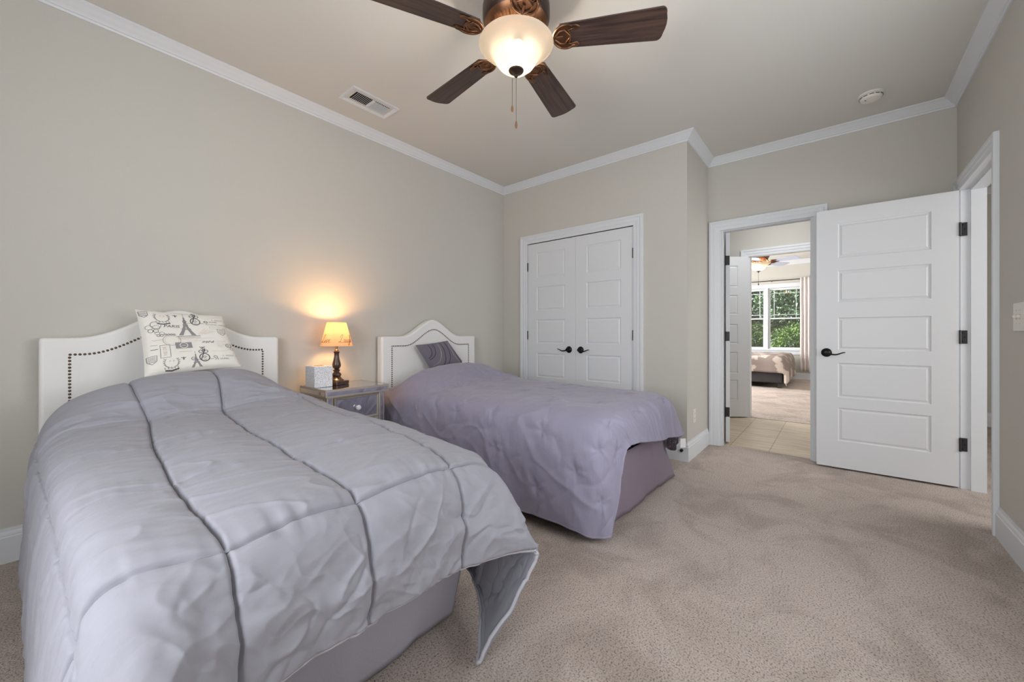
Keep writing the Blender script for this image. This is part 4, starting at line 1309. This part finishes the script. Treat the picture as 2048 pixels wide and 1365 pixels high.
for z0, z1 in dz:
    mb = MB()
    mb.sweep([(bx0 + 0.048, by0 + 0.010, z0), (bx1 - 0.048, by0 + 0.010, z0), (bx1 - 0.048, by0 + 0.010, z1), (bx0 + 0.048, by0 + 0.010, z1)],
             (0, -1, 0), [(0, 0), (0, 0.012), (-0.004, 0.015), (-0.010, 0.014), (-0.014, 0.009), (-0.014, 0)], closed=True)
    dr = nsb(mb, 'drawer', M['champagne'])
    mb = MB().box(bx0 + 0.058, bx1 - 0.058, by0 + 0.0015, by0 + 0.0098, z0 + 0.010, z1 - 0.010)
    rel(mb, o3).build('drawer_mirror', M['mirror'], dr, bevel=0.002)
    # faceted crystal knob
    kz = (z0 + z1) / 2
    mb = MB().lathe([(0.008, 0), (0.008, 0.006), (0.013, 0.011), (0.019, 0.016), (0.017, 0.024), (0.010, 0.028), (0, 0.0285)], 9,
                    mtx=Matrix.Translation(((NX0 + NX1) / 2, by0 + 0.0016, kz)) @ Matrix.Rotation(PI / 2, 4, 'X'))
    kb = rel(mb, o3).build('knob', M['crystal'], dr)
    kb['label'] = 'faceted crystal knob'

# ---- table lamp
LX, LY, LZ = 1.386, 2.79, NZ
lp = thing('table_lamp', (LX, LY, LZ), 'lit table lamp with turned brown wooden base and cream lettered shade', 'lamp')
mb = MB().box(-0.06, 0.06, -0.06, 0.06, 0, 0.026, mtx=Matrix.Rotation(0.35, 4, 'Z'))
bs = mb.build('base', M['lampwood'], lp, bevel=0.004)
mb = MB().lathe([(0.050, 0.026), (0.050, 0.032), (0.034, 0.044), (0.026, 0.056), (0.031, 0.062), (0.033, 0.070), (0.029, 0.078), (0.020, 0.086), (0.018, 0.092), (0.024, 0.098),
                 (0.024, 0.104), (0.014, 0.108), (0.020, 0.114), (0.027, 0.124), (0.030, 0.136), (0.028, 0.152), (0.021, 0.178), (0.0165, 0.202), (0.017, 0.222), (0.0205, 0.232), (0.0205, 0.236), (0.012, 0.240)], 32)
mb.build('column', M['lampwood'], lp, smooth=50)
mb = MB().lathe([(0.013, 0.240), (0.013, 0.248), (0.008, 0.252), (0.008, 0.330), (0.012, 0.332), (0.012, 0.352), (0.0, 0.353)], 20)
mb.build('socket', M['lampbrass'], lp, smooth=40)
mb = MB().lathe([(0.009, 0.353), (0.016, 0.366), (0.024, 0.382), (0.025, 0.394), (0.018, 0.406), (0.0, 0.411)], 20)
mb.build('bulb', M['bulb'], lp, smooth=180)
S0, S1, SR0, SR1 = 0.276, 0.448, 0.109, 0.064
def cone(r0, r1, z0, z1, n=56, th=0.0012):
    mb = MB()
    vs, fs = [], []
    for r, z in ((r0, z0), (r1, z1), (r1 - th, z1), (r0 - th, z0)):
        for k in range(n):
            a = 2 * PI * k / n; vs.append((r * math.cos(a), r * math.sin(a), z))
    for i in range(4):
        j = (i + 1) % 4
        for k in range(n):
            k2 = (k + 1) % n; fs.append((i * n + k, i * n + k2, j * n + k2, j * n + k))
    return mb.add(vs, fs)
sh = cone(SR0, SR1, S0, S1).build('lamp_shade', M['shade'], lp, smooth=60)
mb = MB()
for k in range(3):
    a = k * 2 * PI / 3
    mb.tube([(0.006 * math.cos(a), 0.006 * math.sin(a), 0.334), (0.05 * math.cos(a), 0.05 * math.sin(a), S1 - 0.02), ((SR1 - 0.001) * math.cos(a), (SR1 - 0.001) * math.sin(a), S1 - 0.004)], 0.0014, 6)
mb.tube([((SR1 - 0.002) * math.cos(2 * PI * k / 36), (SR1 - 0.002) * math.sin(2 * PI * k / 36), S1 - 0.003) for k in range(36)], 0.0016, 6, closed=True)
mb.build('shade_ring', M['lampbrass'], lp, smooth=60)
# handwriting round the shade: Live  Laugh  Love
GLY = {
 'L': ([(0.02, .62), (0.10, .78), (0.24, .98), (0.36, 1.02), (0.36, .86), (0.24, .50), (0.12, .14), (0.02, .02), (-0.06, .06), (-0.02, .16), (0.12, .12), (0.30, .0), (0.46, .02), (0.56, .12)], .58),
 'i': ([(0, .12), (.10, .40), (.05, .10), (.10, .0), (.20, .10)], .20),
 'v': ([(0, .12), (.08, .40), (.12, .05), (.18, .02), (.28, .30), (.26, .42), (.34, .36)], .34),
 'e': ([(0, .14), (.14, .24), (.22, .36), (.14, .42), (.06, .28), (.08, .06), (.18, .0), (.32, .14)], .32),
 'a': ([(.22, .36), (.10, .38), (.02, .18), (.08, .02), (.18, .10), (.25, .38), (.22, .08), (.28, .0), (.36, .12)], .36),
 'u': ([(0, .12), (.07, .40), (.04, .10), (.10, .0), (.20, .14), (.26, .40), (.22, .08), (.28, .0), (.36, .12)], .36),
 'g': ([(.22, .36), (.10, .38), (.02, .18), (.08, .02), (.18, .10), (.25, .38), (.20, -.10), (.08, -.34), (.0, -.24), (.14, -.06), (.34, .12)], .34),
 'h': ([(0, .12), (.16, .6), (.20, .92), (.12, .90), (.06, .40), (.02, 0), (.10, .30), (.20, .38), (.22, .08), (.28, 0), (.36, .12)], .36),
 'o': ([(.16, .38), (.04, .28), (.04, .06), (.14, .0), (.24, .14), (.20, .36), (.26, .30), (.36, .36)], .36)}
def write(word, ang0, z0, size, dirn=1):
    mb2 = MB()
    x = 0.0
    for ch in word:
        g, adv = GLY[ch]
        pts = np.array(g)
        q = catmull(pts, np.linspace(0, len(pts) - 1, len(pts) * 5))
        row = []
        for a, b in q:
            z = z0 + b * size
            r = SR0 + (SR1 - SR0) * (z - S0) / (S1 - S0) + 0.0006
            th = ang0 + dirn * ((x + a + 0.22 * b) * size) / SR0
            row.append((r * math.cos(th), r * math.sin(th), z))
        mb.tube(row, 0.0010, 5)
        if ch == 'i':
            th = ang0 + dirn * ((x + 0.14) * size) / SR0; z = z0 + 0.58 * size
            r = SR0 + (SR1 - SR0) * (z - S0) / (S1 - S0) + 0.0006
            mb.lathe([(0.0014, -0.0014), (0.0014, 0.0014)], 6, c=(r * math.cos(th), r * math.sin(th), z))
        x += adv + 0.02
mb = MB()
view = math.atan2(-LY, -LX)          # towards the middle of the room
write('Live', view - 1.20, S0 + 0.026, 0.056)
write('Laugh', view + 0.16, S0 + 0.026, 0.056)
write('Love', view + 2.25, S0 + 0.026, 0.056)
mb.build('shade_lettering', M['ink'], lp, smooth=180)
add_point('table_lamp_light', (0, 0, 0.40), 13.0, (1.0, 0.54, 0.19), 0.035, lp)

# ---- tissue box cover
TX, TY = 1.185, 2.688
tb = thing('tissue_box', (TX, TY, NZ), 'silver dotted tissue box cover beside the table lamp', 'tissue box')
MB().box(0, 0.122, 0, 0.140, 0, 0.143).build('box_cover', M['speck'], tb, bevel=0.002)
mb = MB().lathe([(0.040, 0.1425), (0.040, 0.1436), (0.036, 0.1440), (0, 0.1440)], 28)
mb.v = [(0.061 + p[0] * 0.95, 0.07 + p[1] * 0.62, p[2]) for p in mb.v]
mb.build('opening', M['box_slot'], tb)

# ------------------------------------------------------------------ ceiling fan
def make_fan(loc, zc, blade_r, a0, label, group, wood, scale=1.0, zrim=2.41, rod=0.0):
    """loc (x, y); zc ceiling height; blades start at angle a0"""
    root = thing('ceiling_fan', (loc[0], loc[1], zc), label, 'ceiling fan')
    k = scale
    zb = -0.282 * k     # blade plane below the ceiling
    mb = MB().lathe([(0.0, 0.0), (0.085, 0.0), (0.090, -0.010), (0.086, -0.05), (0.070, -0.062), (0.070, -0.070), (0.128, -0.080), (0.152, -0.100), (0.158, -0.130), (0.158, -0.175), (0.150, -0.200), (0.144, -0.206)][::-1], 56)
    mb.v = [(p[0] * k, p[1] * k, p[2] * k) for p in mb.v]
    mb.build('motor_housing', M['bronze_dark'], root, smooth=35)
    if rod:
        MB().lathe([(0.02, 0.0), (0.02, rod - 0.04), (0.075, rod - 0.012), (0.08, rod)], 32).build('canopy', M['bronze_dark'], root, smooth=40)
    # lower plate with radiating ribs
    mb = MB().lathe([(0.060, -0.262), (0.088, -0.258), (0.138, -0.222), (0.150, -0.204), (0.0, -0.204)], 56)
    for q in range(44):
        a = 2 * PI * q / 44
        t = Matrix.Rotation(a, 4, 'Z')
        pp_ = [t @ Vector((r, 0, z)) for r, z in ((0.094, -0.2555), (0.114, -0.241), (0.134, -0.2265))]
        mb.tube(pp_, [0.0024, 0.003, 0.0034], 6)
    mb.v = [(p[0] * k, p[1] * k, p[2] * k) for p in mb.v]
    mb.build('motor_plate', M['bronze'], root, smooth=35)
    mb = MB().lathe([(0.050, -0.312), (0.056, -0.306), (0.056, -0.270), (0.062, -0.264), (0.0, -0.262)], 40)
    mb.v = [(p[0] * k, p[1] * k, p[2] * k) for p in mb.v]
    mb.build('light_fitter', M['bronze_dark'], root, smooth=35)
    for q in range(5):
        a = a0 + q * 2 * PI / 5
        R = Matrix.Rotation(a, 4, 'Z')
        tilt = Matrix.Translation((0, 0, zb)) @ Matrix.Rotation(math.radians(-11), 4, 'X')
        # blade outline with rounded outer corners
        r0, r1 = 0.205 * k, blade_r
        h0, h1 = 0.060 * k, 0.080 * k
        cr = 0.032 * k
        pl = [(r0, -h0), (r1 - cr, -h1)]
        for s in range(1, 7): pl.append((r1 - cr + cr * math.sin(s / 6 * PI / 2) * 0.75, -h1 + cr * (1 - math.cos(s / 6 * PI / 2))))
        pl.append((r1 - 0.002, -h1 * 0.3)); pl.append((r1, 0)); pl.append((r1 - 0.002, h1 * 0.3))
        for s in range(6): pl.append((r1 - cr + cr * math.cos(s / 6 * PI / 2) * 0.75, h1 - cr * (1 - math.sin(s / 6 * PI / 2))))
        pl += [(r1 - cr, h1), (r0, h0), (r0 - 0.012, h0 * 0.6), (r0 - 0.016, 0), (r0 - 0.012, -h0 * 0.6)]
        mb = MB().prism(pl, 2, 0.0, 0.006 * k, mtx=tilt)
        bl = mb.build('blade', wood, root, bevel=0.0015)
        bl.rotation_euler = (0, 0, a)
        # scrolled iron holding the blade
        mb = MB()
        mb.tube([(0.105 * k, 0, -0.236 * k - zb), (0.135 * k, 0, -0.245 * k - zb), (0.160 * k, 0, -0.008), (0.178 * k, 0, -0.006)], [0.013 * k, 0.011 * k, 0.009 * k, 0.008 * k], 10, flat=0.6)
        cx = 0.232 * k
        mb.tube([(cx + 0.058 * k * math.cos(t), 0.058 * k * math.sin(t), -0.004) for t in np.linspace(math.radians(62), math.radians(298), 30)], 0.0052 * k, 8)
        for s in (-1, 1):
            mb.tube([(cx + 0.026 * k, s * 0.051 * k, -0.004), (cx + 0.045 * k, s * 0.049 * k, -0.003), (cx + 0.058 * k, s * 0.042 * k, -0.003), (cx + 0.052 * k, s * 0.034 * k, -0.003), (cx + 0.030 * k, s * 0.037 * k, -0.004)], [0.007 * k, 0.008 * k, 0.0065 * k, 0.005 * k, 0.004 * k], 8, flat=0.6)
            mb.tube([(0.180 * k, s * 0.004, -0.006), (cx - 0.028 * k, s * 0.030 * k, -0.004), (cx - 0.006 * k, s * 0.034 * k, -0.004), (cx + 0.008 * k, s * 0.018 * k, -0.004), (cx + 0.022 * k, 0, -0.004)], [0.0055 * k, 0.005 * k, 0.0045 * k, 0.004 * k, 0.004 * k], 8)
            mb.tube([(cx + 0.030 * k, s * 0.037 * k, -0.004), (cx + 0.012 * k, s * 0.034 * k, -0.004), (cx + 0.020 * k, s * 0.016 * k, -0.004), (cx + 0.022 * k, 0, -0.004)], 0.0038 * k, 8)
            mb.lathe([(0.005, -0.006), (0.006, -0.003), (0.006, 0.0)], 10, c=(cx + 0.046 * k, s * 0.043 * k, 0))
        mb.tube([(0.176 * k, 0, -0.006), (cx - 0.012 * k, 0, -0.004)], 0.0075 * k, 8, flat=0.6)
        # thin plate behind the scrolls
        mb.prism([(0.172 * k, -0.010 * k), (cx - 0.050 * k, -0.030 * k), (cx - 0.02 * k, -0.054 * k), (cx + 0.02 * k, -0.052 * k), (cx + 0.005 * k, -0.030 * k), (cx + 0.024 * k, 0.0),
                  (cx + 0.005 * k, 0.030 * k), (cx + 0.02 * k, 0.052 * k), (cx - 0.02 * k, 0.054 * k), (cx - 0.050 * k, 0.030 * k), (0.172 * k, 0.010 * k)], 2, -0.003, -0.0005)
        mb.v = [tuple(tilt @ Vector(p)) for p in mb.v]
        ir = mb.build('blade_iron', M['bronze'], bl, smooth=45)
    # frosted bowl: wide lip above, bell below
    zr = zrim - ZC if zc == ZC else -0.30 * k
    prof = [(0.030, -0.118), (0.048, -0.115), (0.067, -0.106), (0.083, -0.092), (0.094, -0.076), (0.102, -0.060), (0.111, -0.044), (0.126, -0.030), (0.148, -0.017), (0.166, -0.005), (0.175, 0.004), (0.173, 0.008),
            (0.164, 0.000), (0.146, -0.012), (0.123, -0.025), (0.107, -0.040), (0.098, -0.058), (0.090, -0.073), (0.080, -0.088), (0.065, -0.101), (0.047, -0.110), (0.030, -0.113)]
    prof = [(r * k, z * k + zr) for r, z in prof]
    mb = MB().lathe(prof, 64, caps=False)
    mb.build('light_bowl', M['frosted'], root, smooth=70)
    mb = MB().lathe([(0.0, -0.150), (0.007, -0.148), (0.009, -0.141), (0.006, -0.137), (0.010, -0.133), (0.022, -0.128), (0.034, -0.122), (0.036, -0.116), (0.030, -0.112), (0.0, -0.112)], 32)
    mb.v = [(p[0] * k, p[1] * k, p[2] * k + zr) for p in mb.v]
    mb.build('finial', M['bronze_dark'], root, smooth=40)
    mb = MB().tube([(0, 0, zr - 0.112 * k), (0, 0, -0.30 * k)], 0.005 * k, 8)
    mb.build('stem', M['bronze_dark'], root)
    for q, a in enumerate((0.8, 0.8 + PI)):
        mb = MB()
        c_ = Matrix.Rotation(a, 4, 'Z') @ Matrix.Translation((0.052 * k, 0, zr - 0.046 * k)) @ Matrix.Rotation(PI * 0.62, 4, 'Y')
        mb.lathe([(0.010, -0.035), (0.010, -0.012), (0.016, 0.0), (0.024, 0.018), (0.025, 0.030), (0.018, 0.042), (0.0, 0.047)], 18, mtx=c_)
        mb.build('bulb', M['bulb'], root, smooth=180)
    return root, zr

fan, zr = make_fan((1.44, 1.163), ZC, 0.675, math.radians(12), 'bronze ceiling fan with five dark walnut blades and a lit frosted bowl', None, M['fan_wood'])
# two pull chains with wooden fobs
for (dx, dy, z1, zf0, zf1) in ((-0.012, 0.014, 2.255, 2.130, 2.098), (0.0, 0.0, 2.262, 2.056, 2.020)):
    mb = MB()
    n = 60
    for q in range(n):
        z = z1 + (zf0 - z1) * q / (n - 1)
        mb.lathe([(0.0006, -0.0016), (0.0013, 0.0), (0.0006, 0.0016)], 6, c=(dx, dy, z - ZC))
    ch = mb.build('pull_chain', M['chain'], fan, smooth=180)
    L = zf0 - zf1
    mb = MB().lathe([(0.0, 0.0), (0.003, 0.001), (0.0055, 0.25 * L), (0.0058, 0.45 * L), (0.004, 0.8 * L), (0.002, L), (0.0, L + 0.001)], 14, c=(dx, dy, zf1 - ZC))
    mb.build('fob', M['fob'], ch, smooth=60)
add_point('fan_light', (0, 0, zr - 0.02), 26.0, (1.0, 0.90, 0.77), 0.045, fan)

# ------------------------------------------------------------------ small fittings
# ceiling air vent
vt = thing('air_vent', (1.524, 2.575, ZC), 'white louvred air vent in the ceiling above the near headboard', 'vent')
mb = MB().sweep([(-0.150, -0.072, 0), (-0.150, 0.072, 0), (0.150, 0.072, 0), (0.150, -0.072, 0)], (0, 0, -1), [(0, 0), (0, 0.003), (0.020, 0.008), (0.028, 0.008), (0.028, 0)][::1], closed=True)
fr_ = mb.build('vent_frame', M['trim'], vt)
for v in fr_.data.vertices: v.co.z = min(v.co.z, 0.0)
MB().box(-0.13, 0.13, -0.05, 0.05, -0.001, -0.0002).build('duct_opening', M['dark'], vt)
MB().box(-0.008, 0.008, -0.05, 0.05, -0.008, -0.001).build('centre_bar', M['trim'], vt)
for q in range(20):
    x = -0.118 + 0.0122 * q if q < 10 else 0.0135 + 0.0122 * (q - 10)
    ang = math.radians(-38 if q < 10 else 62)
    mt = Matrix.Translation((x, 0, -0.0045)) @ Matrix.Rotation(ang, 4, 'Y')
    MB().box(-0.0005 - 0.0042, 0.0042, -0.05, 0.05, -0.0004, 0.0004, mtx=mt).build('louvre', M['trim'], vt)
# smoke detector
sd = thing('smoke_detector', (3.675, -0.185, ZC), 'round white smoke detector on the ceiling near the doors', 'smoke detector')
MB().lathe([(0.0, -0.040), (0.030, -0.040), (0.052, -0.036), (0.060, -0.026), (0.062, -0.014), (0.062, -0.012)], 40).build('detector_cap', M['plate'], sd, smooth=40)
MB().lathe([(0.068, -0.011), (0.071, -0.008), (0.071, 0.0)], 40).build('mounting_ring', M['plate'], sd, smooth=40)
mb = MB()
for q in range(12):
    a = q * PI / 6
    mb.box(-0.012, 0.012, 0.0605, 0.0622, -0.0225, -0.0185, mtx=Matrix.Rotation(a, 4, 'Z'))
mb.build('sensor_slots', M['dark'], sd)
MB().lathe([(0.004, -0.0412), (0.004, -0.0395)], 12, c=(-0.02, 0.03, 0)).build('indicator', M['dark'], sd)

# light switch plate, right wall
sp = thing('light_switch', (2.878, YR, 1.131), 'off-white double light switch plate on the right wall', 'switch')
MB().box(-0.070, 0.070, 0, 0.006, -0.066, 0.066).build('wall_plate', M['plate'], sp, bevel=0.003, seg=3)
for x in (-0.023, 0.023):
    MB().box(x - 0.005, x + 0.005, 0.006, 0.007, -0.012, 0.012).build('toggle_slot', M['print_tan'], sp)
    MB().box(x - 0.0035, x + 0.0035, 0.006, 0.018, -0.004, 0.008, mtx=Matrix.Translation((0, 0, 0.0))).build('toggle', M['plate'], sp, bevel=0.001)
    for z in (-0.030, 0.030):
        MB().lathe([(0.0030, 0.006), (0.0024, 0.0072), (0, 0.0074)], 10, mtx=Matrix.Translation((x, 0, z)) @ Matrix.Rotation(-PI / 2, 4, 'X')).build('screw', M['print_tan'], sp)
# power outlet, recess wall
op = thing('power_outlet', (3.625, YJ, 0.345), 'white power outlet low on the wall beside the hall doorway', 'outlet')
MB().box(-0.036, 0.036, -0.005, 0, -0.058, 0.058).build('wall_plate', M['plate'], op, bevel=0.0025, seg=3)
for z in (-0.020, 0.020):
    mb = MB().box(-0.015, 0.015, -0.0068, -0.005, z - 0.013, z + 0.013)
    rc = mb.build('receptacle', M['plate'], op, bevel=0.0006)
    mb = MB()
    for x in (-0.006, 0.006): mb.box(x - 0.0012, x + 0.0012, -0.0071, -0.0066, z - 0.004, z + 0.006)
    mb.build('socket_slots', M['dark'], rc)
# door stop on the baseboard
ds = thing('door_stop', (XC - 0.015, 0.985, 0.092), 'black rubber door stop on the baseboard at the wall corner', 'door stop')
MB().lathe([(0.012, 0.0), (0.012, 0.004), (0.005, 0.006), (0.005, 0.012)], 18, mtx=Matrix.Rotation(-PI / 2, 4, 'Y')).build('post', M['hinge'], ds, smooth=40)
MB().lathe([(0.010, 0.010), (0.0125, 0.013), (0.0125, 0.020), (0.009, 0.023), (0.004, 0.0225), (0.003, 0.019), (0, 0.019)], 18, mtx=Matrix.Rotation(-PI / 2, 4, 'Y')).build('rubber_tip', M['rubber'], ds, smooth=40)

# ------------------------------------------------------------------ far bedroom
fb = thing('double_bed', (9.15, 0.80, 0), 'charcoal upholstered double bed in the far bedroom under the window', 'bed')
MB().box(0, 1.85, 0, 2.0, 0.10, 0.33).build('bed_frame', M['far_bed'], fb, bevel=0.02, seg=3)
for (x, y) in ((0.05, 0.05), (1.78, 0.05), (0.05, 1.93), (1.78, 1.93)):
    MB().box(x - 0.03, x + 0.03, y - 0.03, y + 0.03, 0, 0.105).build('leg', M['far_bed'], fb)
MB().box(0.02, 1.83, 0.03, 1.97, 0.33, 0.57).build('mattress', M['mattress'], fb, bevel=0.04, seg=3)
# its comforter: top, front drop, right drop reaching the carpet at one corner
rows = []
for (y, zfront) in ((2.75, .40), (2.2, .405), (1.7, .40), (1.35, .40), (1.05, .385), (.90, .33), (.80, .29), (.725, .30), (.70, .27), (.685, .16)):
    pass
cx = np.linspace(0, 1, 60); cy = np.linspace(0, 1, 80)
G = np.zeros((80, 60, 3))
for i, b in enumerate(cy):
    for j, a in enumerate(cx):
        # a: along X from the hem in front (towards the hall) over the top; b: along Y from the far side to the right hem
        s = a * 2.1 - 0.27                       # <0 on the front drop
        t = (1 - b) * 2.4 - 0.42                 # <0 on the right drop
        x = 9.14 + max(s, 0) + 0.02; y = 0.80 + max(t, 0)
        z = 0.615
        if s < 0.06: q = min(1, (0.06 - s) / 0.12); z -= 0.035 * q * q
        dropx = max(-s, 0); dropy = max(-t, 0)
        if dropx > 0: x = 9.14 - 0.02 * math.sin(min(1, dropx / 0.1) * PI / 2) + 0.01 * math.sin(b * 30)
        if dropy > 0: y = 0.80 - 0.05 * math.sin(min(1, dropy / 0.1) * PI / 2) - 0.05 * dropy + 0.018 * math.sin(a * 34) * min(1, dropy / 0.2)
        z -= max(dropx, dropy) + 0.25 * min(dropx, dropy)
        z += 0.012 * math.sin(a * 17 + b * 3) * math.cos(b * 21) * (1 if dropx == 0 and dropy == 0 else 0.4)
        if t < 0.06: q = min(1, (0.06 - t) / 0.12); z -= 0.035 * q * q
        G[i, j] = (x, y, max(z, 0.03))
fc = MB().grid(G).build('comforter', M['far_quilt'], smooth=180)
tag(fc, 'taupe patterned comforter hanging off the double bed in the far bedroom', 'comforter')
sm = fc.modifiers.new('thick', 'SOLIDIFY'); sm.thickness = 0.02; sm.offset = 1.0
# curtain rod and curtain
rd = thing('curtain_rod', (XW - 0.075, 1.30, 2.335), 'thin dark curtain rod above the far bedroom window', 'curtain rod')
MB().tube([(0, -0.89, 0), (0, 1.0, 0)], 0.009, 12).build('rod', M['black'], rd, smooth=60)
MB().lathe([(0.008, -0.02), (0.018, -0.008), (0.022, 0.006), (0.016, 0.018), (0, 0.024)], 16, mtx=Matrix.Translation((0, -0.90, 0)) @ Matrix.Rotation(PI / 2, 4, 'X')).build('finial', M['black'], rd, smooth=60)
for y in (-0.10, -0.80, 0.85):
    MB().box(0, 0.075, y - 0.006, y + 0.006, -0.016, -0.004).build('bracket', M['black'], rd)
yy = np.linspace(0.425, 0.640, 90)
G = np.array([[[XW - 0.120 + 0.030 * math.sin((y - 0.425) / 0.215 * 2 * PI * 3.0) * (0.8 + 0.3 * f), 0.5325 + (y - 0.5325) * (1.0 + 0.04 * math.sin(f * 9)), 2.365 - 2.165 * f] for y in yy] for f in np.linspace(0, 1, 24)])
cu = MB().grid(G).build('curtain', M['curtain'], smooth=180)
tag(cu, 'pale blush pleated curtain right of the far bedroom window', 'curtain')
sm = cu.modifiers.new('thick', 'SOLIDIFY'); sm.thickness = 0.003
fan2, zr2 = make_fan((8.58, 1.12), 2.70, 0.66, math.radians(-108), 'bronze ceiling fan with pale blades and glowing bowl in the far bedroom', None, M['pale_blade'], 1.12, rod=0.10)
mb = MB().tube([(0, 0, zr2 - 0.168), (0, 0, zr2 - 0.36)], 0.0022, 6)
chn = mb.build('pull_chain', M['chain'], fan2)
MB().lathe([(0, 0), (0.008, 0.004), (0.010, 0.02), (0.005, 0.04), (0, 0.045)], 12, c=(0, 0, zr2 - 0.40)).build('fob', M['black'], chn, smooth=60)
add_point('far_fan_light', (0, 0, zr2 - 0.03), 22.0, (1.0, 0.82, 0.58), 0.04, fan2)

# ------------------------------------------------------------------ outdoors, seen through the far window
struct(MB().box(XW + 0.3, 26, -8, 12, -0.35, -0.30).build('lawn', M['lawn']))
def shrub(name, x, y, z0, rx, ry, rz, n, mats, label, cat, leaf_s=0.07, seed=0, trunk=0.5):
    rr = random.Random(seed)
    root = thing(name, (x, y, z0), label, cat)
    mb = MB()
    for q in range(n):
        # leaves fill an uneven crown
        th = rr.uniform(0, 2 * PI); ph = math.acos(rr.uniform(-0.75, 1)); r = rr.uniform(0.45, 1.0) ** 0.5
        lump = 0.80 + 0.22 * math.sin(3 * th + seed) * math.sin(4 * ph + seed)
        c = Vector((rx * r * lump * math.sin(ph) * math.cos(th), ry * r * lump * math.sin(ph) * math.sin(th), trunk + rz * (0.9 + r * lump * math.cos(ph))))
        s = leaf_s * rr.uniform(0.6, 1.3)
        e = Euler((rr.uniform(-1.2, 1.2), rr.uniform(-1.2, 1.2), rr.uniform(0, 6.28))).to_matrix()
        vs = [c + e @ Vector(p) for p in ((-s, 0, 0), (-s * 0.2, -s * 0.38, s * 0.10), (s, 0, -s * 0.1), (-s * 0.2, s * 0.38, s * 0.10))]
        mb.add(vs, [(0, 1, 2, 3)], rr.choice((0, 0, 1)))
    f = mb.build('foliage', mats, root, fix=False)
    mb = MB()
    mb.tube([(0, 0, 0), (0.03, 0.02, trunk + rz * 0.5), (0.0, 0.05, trunk + rz)], [0.06, 0.045, 0.02], 8)
    for q in range(6):
        a = q * 1.05
        mb.tube([(0.01, 0.01, trunk + rz * 0.3), (rx * 0.4 * math.cos(a), ry * 0.4 * math.sin(a), trunk + rz * 0.9)], [0.03, 0.012], 6)
    mb.build('trunk', M['bark'], root, smooth=60)
    return root
shrub('shrub', 13.6, 0.85, -0.3, 0.7, 0.75, 0.75, 6500, [M['leaf1'], M['leaf2']], 'bright leafy shrub outside the right pane of the far window', 'shrub', 0.045, 1, 0.35)
shrub('shrub', 13.9, 2.15, -0.3, 0.7, 0.75, 0.80, 6500, [M['leaf2'], M['leaf1']], 'mid green shrub outside the left pane of the far window', 'shrub', 0.045, 2, 0.35)
shrub('tree', 16.2, 0.9, -0.3, 1.3, 1.5, 1.5, 9000, [M['leaf3'], M['leaf2']], 'dark leafy tree behind the shrubs, right of the window bar', 'tree', 0.075, 3, 0.7)
shrub('tree', 16.4, 4.0, -0.3, 1.3, 1.5, 1.6, 7000, [M['leaf3'], M['leaf3']], 'dark leafy tree behind the shrubs, left of the window bar', 'tree', 0.085, 4, 0.7)
shrub('tree', 19.5, 2.0, -0.3, 1.6, 2.8, 2.3, 7000, [M['leaf3'], M['leaf3']], 'broad dark tree filling the view farthest beyond the window', 'tree', 0.13, 5, 0.5)
